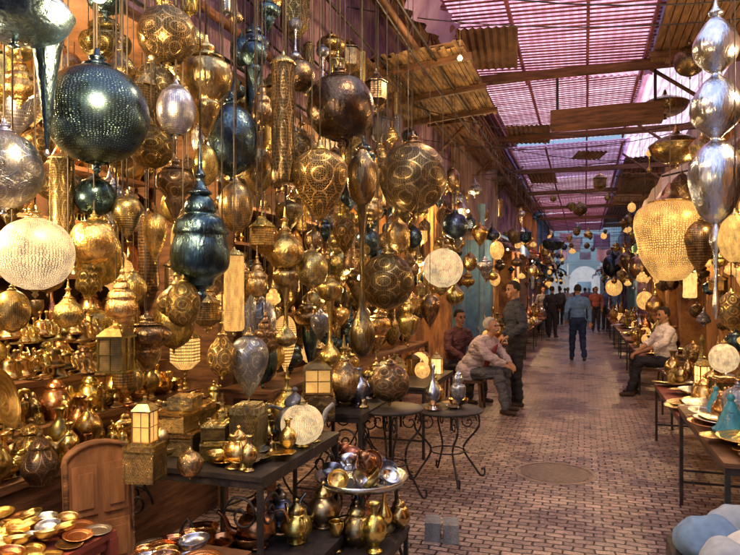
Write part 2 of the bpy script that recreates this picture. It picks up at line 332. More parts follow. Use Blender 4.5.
while y<24: zz+=[(-1.75,y,4.3),(-1.75,y+.35,4.75)]; y+=.7
ob('lattice_bracing',MB().tube(zz,.014,seg=6).mesh('lattice',M['wood']),parent=T)
for k in range(6):
    y=7+k*3.3
    ob('roof_strut',MB().tube([(2.28,y,3.9),(.9,y+.3,5.05)],.03,seg=6).mesh('strut',M['wood']),label="diagonal timber strut propping the roof from wall",cat="strut",group="roof struts")
    ob('roof_strut',MB().tube([(-2.58,y+1,4.0),(-1.6,y+1.2,5.05)],.03,seg=6).mesh('strut',M['wood']),label="diagonal timber strut propping the roof from wall",cat="strut",group="roof struts")
bx=ob('boxed_beam',None,(.3,10.4,4.28),label="dark boxed timber beam hung across the alley",cat="beam")
ob('beam_box',MB().box((0,0,0),(1.6,.25,.28)).mesh('beam_box',M['wood']),parent=bx)
for sx in (-.7,.7): ob('hanger',MB().box((sx,0,.45),(.04,.04,.62)).mesh('hanger',M['iron']),parent=bx)
def awning(x0,x1,y0,y1,z0,z1,mt,label):
    mb=MB(); n=14;prev=None
    for q in range(n+1):
        y=y0+(y1-y0)*q/n; s=-.05*math.sin(pi*q/n*3)**2
        a=(x0,y,z0);b=(x1,y,z1+s);c=(x1,y,z1+s-.22)
        if prev: mb.quad(prev[0],prev[1],b,a); mb.quad(prev[1],prev[2],c,b)
        prev=(a,b,c)
    o=ob('shop_awning',None,label=label,cat="awning"); ob('canvas',mb.mesh('canvas',M[mt]),parent=o)
    for y in (y0+.05,y1-.05): ob('awning_arm',MB().tube([(x0,y,z0-.35),(x1,y,z1-.02)],.015).mesh('arm',M['iron']),parent=o)
M['creamc']=trans('cream_canvas',(.97,.93,.80),.5,dk=.85); M['greenc']=trans('green_canvas',(.30,.62,.42),.5); M['bluec']=trans('blue_canvas',(.30,.52,.9),.5); M['redc']=trans('red_canvas',(.75,.22,.2),.5)
awning(2.3,1.15,11.0,15.6,4.0,3.45,'creamc',"cream canvas awning sloping over a brass stall")
awning(2.3,1.3,17,20,3.4,2.9,'greenc',"green canvas awning over a souk shop")
awning(2.0,1.1,22,26,3.3,2.8,'bluec',"blue canvas awning over a souk shop")
awning(2.0,.9,29,33,3.3,2.8,'creamc',"cream canvas awning over a souk shop")
awning(2.0,.6,36,40,3.3,2.7,'creamc',"cream canvas awning over a souk shop")
awning(2.0,.5,42,46,3.2,2.6,'bluec',"blue canvas awning over a souk shop")
awning(-2.55,-1.5,16,19,3.3,2.8,'bluec',"blue canvas awning over a souk shop")
awning(-2.3,-1.3,21,25,3.3,2.8,'redc',"red canvas awning over a souk shop")
awning(-2.3,-1.2,28,33,3.3,2.8,'creamc',"cream canvas awning over a souk shop")
awning(-2.3,-1.0,35,40,3.3,2.7,'bluec',"blue canvas awning over a souk shop")
awning(-2.3,-.9,42,46,3.2,2.6,'creamc',"cream canvas awning over a souk shop")
tex=[trans('violet_textile',(.75,.6,.95),.4),trans('blue_textile',(.5,.75,.98),.4),trans('white_textile',(.97,.97,1.0),.4),trans('rose_textile',(.95,.6,.75),.4)]
for k in range(11):
    y=29+k*1.8; x=R.uniform(-1.8,.9); wdt=R.uniform(.4,1.2); zt_=R.uniform(3.3,4.8); hh=R.uniform(.3,.8)
    mb=MB(); nn=10
    for q in range(nn):
        a=q/nn;b=(q+1)/nn
        mb.quad((x+wdt*a,y+.05*math.sin(a*9),zt_-hh),(x+wdt*b,y+.05*math.sin(b*9),zt_-hh-.02),(x+wdt*b,y+.02*math.sin(b*9),zt_-.06*math.sin(pi*b)),(x+wdt*a,y+.02*math.sin(a*9),zt_-.06*math.sin(pi*a)))
    o=ob('hanging_textile',mb.mesh('textile',tex[k%4]),label="%s cloth hanging from a rope across the alley"%['violet','blue','white','rose'][k%4],cat="cloth",group="cloths hanging over the far alley")
    ob('rope',MB().tube([(-2.3,y,zt_+.1),(x,y,zt_),(x+wdt,y,zt_),(2.2,y,zt_+.1)],.008,seg=5).mesh('rope',M['chain']),parent=o)
p0,_=S(404,6,-1.7); p1,_=S(450,48,-1.7)
mb=MB()
for q in range(16):
    a=q/16;b=(q+1)/16; A_=p0.lerp(p1,a);B_=p0.lerp(p1,b)
    wv=lambda t:.05*math.sin(t*23)
    mb.quad((A_.x+wv(a),A_.y,A_.z-.02),(B_.x+wv(b),B_.y,B_.z-.02),(B_.x+.1-wv(b),B_.y,B_.z+.3),(A_.x+.1-wv(a),A_.y,A_.z+.3))
ob('pale_cloth',mb.mesh('cloth',tex[0]),label="pale violet cloth edge draped under the roof",cat="cloth")
def cable(a,b,sag,r=.007):
    a=Vector(a);b=Vector(b); pts=[a.lerp(b,t/10)-Vector((0,0,sag*4*(t/10)*(1-t/10))) for t in range(11)]
    ob('cable',MB().tube(pts,r,seg=5).mesh('cable',M['iron']),label="black electric cable sagging between the walls",cat="cable",group="cables strung along the alley")
for k in range(16):
    y=5+k*1.8; cable((-2.55,y,R.uniform(4.1,5)),(2.25,y+R.uniform(-1.5,3),R.uniform(3.9,4.7)),R.uniform(.1,.5))
cable((-2.55,3,4.05),(-2.5,13,4.25),.25,.012); cable((-2.55,3,3.85),(-2.5,13,3.75),.15,.01); cable((2.25,6,3.6),(2.25,18,4.1),.3,.01); cable((-1.7,4,4.2),(-1.5,16,4.4),.3,.012)
ob('drain_pipe',MB().tube([(-2.52,2.5,3.62),(-2.52,9,3.58),(-2.52,13,3.62)],.035).mesh('pipe',rough('pipe_rust',(.3,.14,.08))),label="rusty pipe running along the plaster wall",cat="pipe")
ob('corner_post',MB().lathe([(.09,0),(.09,.1),(.06,.14),(.06,3.2),(.09,3.3),(.09,3.4)],16,smooth=0).mesh('post',M['bluewall']),(-2.0,13.2,0),label="round blue painted post beside the shops",cat="post")
for (yy,zz) in ((10.2,2.1),(11.6,2.2)):
    W=ob('arched_window',None,(-2.57,yy,zz),label="small arched dark window in orange wall",cat="window")
    mb=MB(); pts=[(-.25,-.4),(.25,-.4)]+[(.25*math.cos(a),.1+.3*math.sin(a)) for a in [pi*q/8 for q in range(9)]]
    for p in pts: mb.v.append((.012,p[0],p[1]))
    mb.f.append(tuple(range(len(pts)))); mb.m.append(0); mb.sm.append(False); mb.uv+=[(0,0)]*len(pts)
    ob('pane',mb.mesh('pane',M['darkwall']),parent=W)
    ob('frame',MB().tube([(.02,p[0],p[1]) for p in pts]+[(.02,pts[0][0],pts[0][1])],.022,seg=6).mesh('frame',M['wood']),parent=W)
hz_=bpy.data.materials.new('far_haze'); hz_.use_nodes=True; nt=hz_.node_tree; nt.nodes.remove(nt.nodes['Principled BSDF'])
vs=nt.nodes.new('ShaderNodeVolumeScatter'); vs.inputs['Color'].default_value=(.78,.86,1,1); vs.inputs['Density'].default_value=.045; nt.links.new(vs.outputs[0],nt.nodes['Material Output'].inputs['Volume'])
ob('far_haze',MB().box((0,42,3.2),(4.1,14.5,6.0)).mesh('air',hz_),kind='structure')  # scattering box added to give the far end a bright haze
# ---------------------------------------------------------------- lamp kinds
def circ(z0,z1,n=9,a=1.0,zc=0.0,hr=.8):
    out=[]
    for i in range(n):
        z=z0+(z1-z0)*i/(n-1); q=(z-zc)/hr; out.append((a*math.sqrt(max(1-q*q,.02)),z))
    return out
K={
'globe':dict(shade=circ(-.8,.72,12,1,-.04,.78),cap=[(.24,.70),(.28,.74),(.14,.79),(.18,.85),(.08,.9),(.04,1)],finial=[(0,-1),(.04,-.96),(.09,-.91),(.05,-.86),(.16,-.8)],word='globe'),
'teardrop':dict(shade=[(.05,-.86),(.3,-.68),(.66,-.36),(.92,0),(1,.25),(.9,.5),(.6,.68),(.25,.76)],cap=[(.25,.76),(.3,.79),(.15,.84),(.1,.92),(.05,1)],finial=[(0,-1),(.06,-.96),(.03,-.92),(.07,-.85)],word='teardrop'),
'onion':dict(shade=[(.12,-.88),(.5,-.82),(.9,-.6),(1,-.35),(.85,-.08),(.5,.12),(.28,.26)],cap=[(.28,.26),(.34,.3),(.2,.36),(.13,.55),(.22,.62),(.1,.68),(.04,1)],finial=[(0,-1),(.1,-.95),(.05,-.9),(.2,-.86)],word='onion'),
'oval':dict(shade=circ(-.8,.75,10,1,-.02,.82),cap=[(.3,.74),(.34,.77),(.2,.82),(.12,.9),(.04,1)],finial=[(0,-1),(.08,-.93),(.05,-.87),(.22,-.8)],word='oval'),
'tube':dict(shade=[(.3,-.86),(.9,-.82),(.9,-.4),(.9,0),(.9,.4),(.9,.8)],cap=[(1,.8),(1,.83),(.6,.9),(.2,.94),(.1,1)],finial=[(0,-1),(.2,-.95),(.15,-.9),(.4,-.86)],word='tubular'),
'cone':dict(shade=[(.07,-.9),(.22,-.5),(.38,-.1),(.6,.3),(.86,.62),(1,.74)],cap=[(1,.74),(1.02,.77),(.85,.86),(.4,.94),(.08,1)],finial=[(0,-1),(.12,-.96),(.05,-.9)],word='funnel'),
'tier':dict(shade=[(.3,-.62),(.78,-.5),(1,-.22),(.95,0),(.55,.1),(.48,.14),(.62,.2),(.66,.34),(.4,.48)],cap=[(.4,.48),(.46,.5),(.2,.62),(.1,.75),(.05,1)],finial=[(0,-1),(.14,-.92),(.06,-.82),(.34,-.62)],word='tiered'),
'bigtier':dict(shade=[(.45,-.7),(.55,-.62),(.95,-.5),(1,-.3),(.85,-.12),(.9,-.08),(.8,.06),(.5,.14),(.55,.18),(.45,.3),(.3,.36)],cap=[(.3,.36),(.42,.39),(.25,.44),(.12,.55),(.2,.6),(.08,.68),(.04,1)],finial=[(0,-1),(.1,-.95),(.05,-.9),(.25,-.82),(.2,-.76),(.45,-.7)],word='tiered'),
'urn':dict(shade=[(.12,-.8),(.35,-.55),(.55,-.3),(.5,-.2),(.85,0),(1,.2),(.92,.42),(.6,.55)],cap=[(.6,.55),(.7,.58),(.3,.66),(.34,.78),(.14,.86),(.05,1)],finial=[(0,-1),(.08,-.92),(.05,-.86),(.14,-.8)],word='urn-shaped'),
'longneck':dict(shade=[(.35,.42),(.8,.5),(1,.64),(.95,.78),(.5,.88),(.3,.93)],cap=[(.3,.93),(.35,.95),(.1,.97),(.05,1)],finial=[(0,-1),(.4,-.97),(.8,-.88),(.85,-.76),(.5,-.62),(.22,-.5),(.16,-.1),(.2,.2),(.35,.42)],word='long-necked'),
'bowl':dict(shade=[(.05,-.75),(.5,-.68),(.85,-.4),(1,0),(1,.1),(.7,.35)],cap=[(.7,.35),(.5,.45),(.25,.55),(.12,.7),(.05,1)],finial=[(0,-1),(.1,-.92),(.04,-.82),(.08,-.75)],word='bowl-shaped'),
'hex':dict(shade=[(.45,-.72),(.92,-.5),(1,-.46),(1,.28),(.92,.34)],cap=[(1.08,.34),(1.08,.38),(.35,.72),(.3,.8),(.1,.86),(.06,1)],finial=[(0,-1),(.1,-.92),(.08,-.84),(.45,-.72)],word='hexagonal'),
'triple':dict(shade=[(.12,-.42),(.6,-.36),(.98,-.2),(1,-.08),(.6,.04),(.2,.09),(.3,.12),(.85,.2),(.95,.31),(.55,.43),(.18,.48),(.3,.51),(.75,.58),(.85,.68),(.45,.79),(.15,.84)],cap=[(.15,.84),(.3,.86),(.1,.9),(.05,1)],finial=[(0,-1),(.1,-.97),(.14,-.9),(.08,-.8),(.1,-.6),(.25,-.52),(.12,-.42)],word='triple-bulbed'),
'chand':dict(shade=[(.12,-.88),(.42,-.84),(.62,-.66),(.8,-.46),(.84,-.4),(.92,-.1),(1,.14),(.98,.36),(.84,.52),(.55,.62)],cap=[(.55,.62),(.6,.65),(.3,.72),(.2,.85),(.05,1)],finial=[(0,-1),(.05,-.98),(.12,-.88)],word='chandelier'),
}
mc_={}
def kseg(kind,d): return dict(seg=6,smooth=0,flat=True) if kind=='hex' else dict(seg=d,smooth=3 if d>30 else 2)
def pm(kind,part,mt):
    k=(kind,part,mt)
    if k not in mc_: mc_[k]=MB().lathe(K[kind][part],**kseg(kind,40)).mesh(part,M[mt])
    return mc_[k]
def whole(kind,ms,mc2):
    k=(kind,'all',ms,mc2)
    if k not in mc_:
        mb=MB(); q=kseg(kind,24); mb.lathe(K[kind]['shade'],m=0,**q); mb.lathe(K[kind]['cap'],m=1,**q); mb.lathe(K[kind]['finial'],m=1,**q)
        mc_[k]=mb.mesh(kind+'_lamp',[M[ms],M[mc2]])
    return mc_[k]
chain_me=MB().tube([(0,0,0),(0,0,1)],.0024,seg=5).mesh('chain',M['chain'])
words={'gold':'golden brass','brass':'antique brass','bronze':'dark bronze','dark':'dark pewter','silver':'silver','copper':'copper','lit':'glowing'}
def ceil_at(x,y):
    if x<-2.6: return 3.28
    if x<-1.2: return 4.3 if y>6.8 else 4.66
    if x>.85: return 4.6
    return 5.0
def lampname(kind): return {'globe':'globe_lamp','teardrop':'teardrop_lamp','onion':'onion_lamp','oval':'oval_lamp','tube':'tubular_lantern','cone':'funnel_lamp','tier':'tiered_lantern','bigtier':'tiered_lantern','urn':'urn_lamp','longneck':'long_neck_lamp','bowl':'bowl_lamp','hex':'hexagonal_lantern','triple':'triple_bulb_lamp','chand':'chandelier'}[kind]
def hang(px,py,w,h,b,kind,mt,capm=None,top=None,stand=False,label=None):
    p,d=S(px,py,b); W=w*d/F/2; H=h*d/F/2
    if kind=='globe': H=max(H,W*1.27)
    base=mt.split('_')[0]; capm=capm or (base if base!='lit' else 'brass')
    surf={'d':'pierced','e':'filigree','s':'speckled'}.get(mt.split('_')[-1],'smooth') if base!='lit' else 'pierced'
    if label is None:
        label=f"{words[base]} {K[kind]['word']} {surf} lamp "+("standing on a table" if stand else "hanging on a thin chain")
    E=ob(lampname(kind),None,p,(0,0,R.uniform(0,6)),label=label,cat="lamp" if kind!='chand' else 'chandelier')
    ob('lamp_shade',pm(kind,'shade',mt),parent=E,scale=(W,W,H)); ob('lamp_cap',pm(kind,'cap',capm),parent=E,scale=(W,W,H)); ob('finial',pm(kind,'finial',capm),parent=E,scale=(W,W,H))
    if not stand:
        t=top or ceil_at(p.x,p.y); ob('chain',chain_me,(0,0,H),parent=E,scale=(1.6,1.6,max(t-p.z-H,.05)))
    return E
def filler(x,y,z,w,h,kind,ms,cm,top,group,label=None):
    base=ms.split('_')[0]
    o=ob(lampname(kind),whole(kind,ms,cm),(x,y,z),(0,0,R.uniform(0,6)),(w/2,w/2,h/2),label=label or f"small {words[base]} {K[kind]['word']} lamp hanging among others",cat="lamp",group=group)
    if top: ob('chain',chain_me,(0,0,1),parent=o,scale=(2/w,2/w,max((top-z-h/2)/(h/2),.02)))
    return o
hang(97,112,100,112,-1.9,'globe','dark_s','dark'); hang(4,168,72,100,-2.0,'globe','silver_e'); hang(35,252,74,92,-1.95,'globe','lit_w')
hang(14,14,110,70,-1.75,'bowl','dark'); hang(47,75,44,165,-1.8,'cone','dark','silver')
hang(167,34,58,66,-1.8,'globe','brass_e'); hang(206,90,52,110,-1.8,'urn','brass'); hang(176,110,38,62,-1.75,'oval','silver_d')
hang(151,146,44,52,-1.95,'globe','gold_e'); hang(283,122,25,142,-1.7,'tube','brass_e'); hang(231,138,54,92,-1.95,'globe','dark')
hang(200,226,58,170,-1.72,'bigtier','dark','dark'); hang(95,196,40,44,-2.0,'globe','dark_s','dark'); hang(94,240,46,56,-1.95,'globe','gold'); hang(127,216,30,52,-1.9,'teardrop','brass_d')
hang(340,106,68,78,-1.55,'globe','dark_k','bronze',label="dark umber smooth globe lamp hanging on a chain"); hang(320,184,56,88,-1.5,'teardrop','gold_e'); hang(413,176,68,90,-1.4,'globe','bronze_e','bronze')
hang(362,250,30,215,-1.55,'longneck','bronze'); hang(387,280,54,72,-1.5,'globe','brass_e'); hang(443,267,40,50,-1.55,'globe','lit_w')
hang(285,240,38,66,-1.7,'onion','gold'); hang(236,206,34,62,-1.85,'oval','brass_d'); hang(175,190,38,72,-1.95,'urn','bronze_e')
hang(312,268,32,48,-1.6,'globe','brass_d'); hang(234,292,22,90,-1.7,'tube','lit_a'); hang(183,303,34,60,-1.75,'globe','gold_e')
hang(286,305,26,84,-1.7,'longneck','brass'); hang(330,320,26,90,-1.7,'longneck','gold'); hang(222,345,30,70,-1.8,'onion','gold_e')
hang(122,295,32,76,-1.9,'bigtier','gold'); hang(62,200,26,100,-2.1,'tube','brass_e'); hang(155,235,24,60,-2,'teardrop','gold')
hang(255,170,30,60,-1.9,'teardrop','bronze'); hang(262,235,26,46,-1.8,'hex','gold_d'); hang(300,75,30,40,-1.8,'oval','bronze')
hang(345,235,24,44,-1.7,'teardrop','gold_e'); hang(398,235,22,40,-1.6,'oval','brass'); hang(455,225,26,34,-1.5,'globe','dark'); hang(408,318,20,60,-1.6,'tier','gold')
hang(378,330,26,46,-1.7,'urn','gold'); hang(430,310,20,40,-1.65,'teardrop','bronze'); hang(120,60,30,60,-2.1,'onion','bronze'); hang(68,305,30,52,-2.05,'onion','gold'); hang(12,310,34,56,-2.05,'globe','gold_d')
hang(254,60,26,60,-2.0,'urn','dark'); hang(300,150,26,44,-1.8,'globe','brass_e'); hang(205,165,26,50,-1.85,'oval','gold_d'); hang(455,290,18,34,-1.6,'onion','brass'); hang(480,235,16,26,-1.5,'teardrop','gold'); hang(497,250,14,24,-1.4,'globe','lit_d'); hang(470,262,14,22,-1.6,'oval','brass')
hang(262,100,20,70,-1.95,'bigtier','bronze'); hang(376,90,22,44,-1.75,'hex','bronze_d'); hang(452,180,16,30,-1.7,'oval','bronze'); hang(145,95,22,52,-2.0,'hex','brass_d'); hang(257,275,22,60,-1.8,'bigtier','brass'); hang(205,310,24,44,-1.85,'hex','brass_d')
hang(716,155,50,330,.82,'triple','silver_p','silver_p',top=4.4,label="polished blue silver triple bulb lamp on thin chain"); hang(670,235,68,104,.86,'chand','lit_a',label="rounded amber glowing filigree chandelier on a chain")
hang(735,238,30,60,.9,'oval','lit_a'); hang(676,147,50,44,1.1,'bowl','brass'); hang(699,245,32,64,1.1,'teardrop','bronze_d'); hang(702,148,24,40,1.0,'bowl','brass_d')
hang(640,267,22,34,1.0,'globe','bronze'); hang(614,287,16,22,1.0,'globe','lit_d'); hang(628,262,16,26,1.1,'teardrop','bronze'); hang(612,265,18,30,1.0,'globe','dark')
hang(665,105,44,30,1.2,'bowl','bronze'); hang(600,182,14,20,.35,'hex','brass_d'); hang(580,209,14,16,-.15,'globe','brass_e'); hang(553,243,22,20,-.6,'bowl','dark')
hang(655,300,18,36,1.1,'onion','gold'); hang(690,285,14,30,1.2,'tube','lit_e'); hang(731,310,26,44,1.05,'oval','gold_e'); hang(645,300,16,24,1.2,'globe','lit_d'); hang(690,60,30,40,1.2,'globe','bronze_d'); hang(640,225,16,40,1.2,'bigtier','gold'); hang(682,190,22,40,1.3,'oval','bronze_e'); hang(722,120,24,60,1.4,'bigtier','bronze')
kinds=['globe','teardrop','onion','oval','tier','urn','tube','longneck','globe','hex','bigtier']
ml=['gold_e','gold','brass_d','brass','bronze_e','brass_e','gold_d','bronze','gold','silver_d','brass_e','gold_e','dark','dark','bronze_d','silver_e']
for (x,y0,y1,zl,zh,n) in ((-2.15,2.6,9.3,1.3,3.1,66),(-2.45,2.2,9.3,1.2,3.15,92),(-1.95,4.6,9.6,1.3,3.3,30),(-2.78,2.0,9.3,1.2,3.0,74),(-2.2,9.6,13,1.7,3.8,28),(-2.2,2.6,8.5,3.0,3.9,40)):
    for i in range(n):
        y=y0+(y1-y0)*(i+R.random()*.9)/n; z=R.uniform(zl,zh); k=R.choice(kinds); m=R.choice(ml); w=R.uniform(.12,.28); h=w*R.uniform(1.25,1.7)
        if k in('tube','longneck'): w*=.55;h=w*R.uniform(3.2,5)
        if k in ('bigtier','hex'): h=w*R.uniform(1.8,2.4)
        if R.random()<.07: m='lit_d'; w*=.8;h*=.8
        xx=x+R.uniform(-.12,.12)
        filler(xx,y,min(z,3.2-h/2) if x<-2.3 else z,w,h,k,m,{'lit':'gold'}.get(m.split('_')[0],m.split('_')[0]),ceil_at(x,y)-.02 if x>-2.6 else 3.27,"small lamps hanging across the shop front")
for side in (-1,1):
    for i in range(125):
        y=10+34*R.random()**1.0 if side<0 else R.uniform(9,44)
        x=R.uniform(-2.3,-1.1) if side<0 else R.uniform(.9,2.0)
        z=R.uniform(1.8,3.6); k=R.choice(kinds); m=R.choice(ml); w=R.uniform(.16,.34); h=w*R.uniform(1.25,1.7)
        if k in('tube','longneck'): w*=.5;h=w*3.6
        if R.random()<.3: m='lit_d'; w*=.6;h*=.6
        filler(x,y,z,w,h,k,m,{'lit':'gold'}.get(m.split('_')[0],m.split('_')[0]),4.55,"lamps hanging along the far alley")
for i in range(56):
    y=R.uniform(7.2,14); w=R.uniform(.14,.3); z=R.uniform(1.0,3.3); k=R.choice(kinds); h=w*R.uniform(1.3,1.9); m=R.choice(ml)
    if k in('tube','longneck'): w*=.55;h=w*3.8
    if R.random()<.16: m='lit_d'; w*=.7;h*=.7
    filler(R.uniform(1.75,2.15),y,z,w,h,k,m,{'lit':'gold'}.get(m.split('_')[0],m.split('_')[0]),3.6,"lamps hanging over the opposite wall")
for i in range(16):
    y=R.uniform(16,34); w=R.uniform(.16,.3); filler(R.uniform(-1.0,.8),y,R.uniform(3.2,4.2),w,w*1.35,R.choice(kinds[:6]),R.choice(ml+['lit_d']),'gold',5.0,"lamps hanging over the alley centre")
for (x,z) in ((-2.15,4.2),(-1.6,4.25),(-2.45,3.3)):
    ob('hanging_rail',MB().tube([(x,1.5,z),(x,12.8,z)],.014,seg=8).mesh('rail',M['iron']),label="thin iron rail carrying lamp chains",cat="rail",group="rails above the lamps")
# ---------------------------------------------------------------- goods
def lat(prof,mt,seg=24,sm=3,name='g'):
    return MB().lathe(prof,seg,smooth=sm).mesh(name,M[mt])
PROF={
'vase':[(0,0),(.05,0),(.055,.01),(.03,.04),(.07,.1),(.085,.16),(.06,.22),(.025,.26),(.03,.31),(.045,.33)],
'candlestick':[(0,0),(.06,0),(.06,.015),(.02,.04),(.03,.07),(.015,.1),(.025,.14),(.012,.19),(.02,.22),(.04,.235),(.03,.25),(.02,.25)],
'goblet':[(0,0),(.04,0),(.04,.01),(.012,.03),(.012,.08),(.03,.1),(.045,.14),(.045,.18),(.04,.175)],
'bell':[(.05,0),(.052,.01),(.04,.03),(.032,.07),(.015,.085),(.006,.09),(.006,.12),(.012,.13),(0,.14)],
'bowl':[(0,0),(.04,0),(.045,.012),(.09,.04),(.11,.08),(.105,.08),(.08,.045),(0,.02)],
'jar':[(0,0),(.05,0),(.055,.01),(.09,.06),(.1,.11),(.07,.17),(.05,.19),(.06,.2),(.04,.23),(.01,.25),(.015,.27),(0,.285)],
'plate':[(0,.004),(.08,.004),(.11,.012),(.15,.02),(.15,.026),(.11,.018),(.08,.01),(0,.01)],
'tall_ewer':[(0,0),(.05,0),(.05,.015),(.02,.05),(.07,.13),(.075,.2),(.03,.3),(.018,.4),(.025,.46),(.01,.5),(0,.53)],
}
def ring_metal(name,col):
    m,nt,B,O=newmat(name); L=nt.links.new
    tc=N(nt,'ShaderNodeTexCoord'); wv=N(nt,'ShaderNodeTexWave',wave_type='RINGS',rings_direction='Z'); wv.inputs['Scale'].default_value=11; wv.inputs['Distortion'].default_value=3.5; wv.inputs['Detail'].default_value=4; wv.inputs['Detail Scale'].default_value=9; L(tc.outputs['Object'],wv.inputs[0])
    no=N(nt,'ShaderNodeTexNoise'); no.inputs['Scale'].default_value=12; no.inputs['Detail'].default_value=6; L(tc.outputs['Object'],no.inputs[0])
    c=mix(nt,wv.outputs[0],c4(col,.65),c4(col)); c=mix(nt,.6,c,no.outputs[0],'OVERLAY'); L(c,B.inputs['Base Color']); B.inputs['Metallic'].default_value=1; B.inputs['Roughness'].default_value=.27
    bu=N(nt,'ShaderNodeBump'); bu.inputs['Strength'].default_value=.3; bu.inputs['Distance'].default_value=.003; L(wv.outputs[0],bu.inputs['Height']); L(bu.outputs[0],B.inputs['Normal']); return m
M['ring_gold']=ring_metal('engraved_gold',GOLD); M['ring_silver']=ring_metal('engraved_silver',(.75,.80,.82)); M['ring_copper']=ring_metal('engraved_copper',COPP); M['ring_brass']=ring_metal('engraved_brass',BRASS)
gm={}
lab={'vase':('brass_vase','vase'),'candlestick':('candlestick','candlestick'),'goblet':('goblet','goblet'),'bell':('hand_bell','bell'),'bowl':('metal_bowl','bowl'),'jar':('lidded_jar','jar'),'plate':('engraved_plate','plate'),'tall_ewer':('tall_ewer','ewer')}
def good(kind,x,y,z,s=1,mt='gold',rot=None,group="brassware on display",where='standing on a crowded display',label=None):
    k=(kind,mt)
    if k not in gm: gm[k]=lat(PROF[kind],mt,name=kind)
    cw={'gold':'golden brass','brass':'antique brass','bronze':'dark bronze','dark':'dark pewter','silver':'silver','copper':'copper'}
    b=mt.split('_')[0]; w=cw[b] if b!='ring' else 'engraved '+mt.split('_')[1]
    nm,ct=lab[kind]
    return ob(nm,gm[k],(x,y,z),rot or (0,0,R.uniform(0,6)),(s,s,s),label=label or f"{w} {ct} {where}",cat=ct,group=group)
tp={}
def teapot(x,y,z,s=1,mt='silver',rz=0,tall=1.0,label=None):
    if mt not in tp:
        tp[mt]=dict(body=lat([(0,0),(.05,0),(.055,.012),(.045,.02),(.085,.06),(.095,.1),(.075,.145),(.045,.17),(.05,.18)],mt,name='pot'),
          lid=lat([(.05,.18),(.045,.2),(.02,.225),(.008,.235),(.016,.25),(0,.262)],mt,name='lid'),
          spout=MB().tube([(.085,0,.07),(.13,0,.09),(.15,0,.14),(.185,0,.175)],[.02,.008],smooth=3,seg=10).mesh('spout',M[mt]),
          handle=MB().tube([(-.06,0,.16),(-.12,0,.175),(-.15,0,.12),(-.13,0,.06),(-.085,0,.06)],.008,smooth=3,seg=8).mesh('handle',M[mt]))
    E=ob('teapot',None,(x,y,z),(0,0,rz),(s,s,s*tall),label=label or f"{mt.split('_')[0]} metal teapot with curved spout on a table",cat="teapot",group="teapots on the tables")
    for n,m in (('pot_body','body'),('lid','lid'),('spout','spout'),('handle','handle')): ob(n,tp[mt][m],parent=E)
    return E
bxm={}
def gbox(x,y,z,w,dp,h,mt='gold_e',rz=0,label=None):
    if mt not in bxm:
        mb=MB().box((0,0,.4),(1,1,.8)); 
        for q in (.08,.7): mb.box((0,0,q),(1.03,1.03,.05))
        for sx in(-1,1):
            for sy in(-1,1): mb.box((sx*.49,sy*.49,.4),(.07,.07,.78))
        bxm[mt]=(mb.mesh('box_body',M[mt]),MB().box((0,0,.88),(1.06,1.06,.14)).box((0,0,.97),(.8,.8,.05)).mesh('box_lid',M[mt.split('_')[0]]))
    E=ob('brass_casket',None,(x,y,z),(0,0,rz),(w,dp,h),label=label or "rectangular embossed brass casket with a fitted lid",cat="box",group="brass caskets")
    ob('box_body',bxm[mt][0],parent=E); ob('box_lid',bxm[mt][1],parent=E); return E
def lantern(x,y,z,w,h,lit=True,rz=0,hang_top=None,label=None,mt='brass',pane=None):
    E=ob('square_lantern',None,(x,y,z),(0,0,rz),label=label or ("square brass lantern with glowing panes standing on a table" if lit else "square brass lantern with dark panes on a table"),cat="lantern")
    mb=MB(); t=w*.07; hb=h*.62
    for sx in(-1,1):
        for sy in (-1,1): mb.box((sx*(w/2-t/2),sy*(w/2-t/2),t+hb/2),(t,t,hb))
    mb.box((0,0,t/2),(w*1.1,w*1.1,t)); mb.box((0,0,t+hb+t/2),(w*1.1,w*1.1,t))
    for sx in (-1,1):
        mb.box((sx*(w/2-t/2),0,t+hb*.5),(t*.5,w-2*t,t*.5)); mb.box((0,sx*(w/2-t/2),t+hb*.5),(w-2*t,t*.5,t*.5)); mb.box((sx*(w/2-t/2),0,t+hb*.5),(t*.5,t*.5,hb)); mb.box((0,sx*(w/2-t/2),t+hb*.5),(t*.5,t*.5,hb))
    ob('frame',mb.mesh('lantern_frame',M[mt]),parent=E)
    q=w/2-t*.8
    ob('glass_panes',MB().box((0,0,t+hb/2),(2*q,2*q,hb*.98)).mesh('panes',M[pane] if pane else (M['litglass'] if lit else M['brass_d'])),parent=E)
    ob('lantern_roof',MB().lathe([(w*.74,t*2+hb),(w*.4,t*2+hb+h*.14),(w*.12,t*2+hb+h*.2),(w*.1,h*.93),(w*.14,h*.95),(0,h)],4,smooth=0,flat=True).mesh('roof',M[mt]),parent=E,rot=(0,0,pi/4))
    if hang_top: ob('chain',chain_me,(0,0,h),parent=E,scale=(1.5,1.5,hang_top-z-h))
    return E
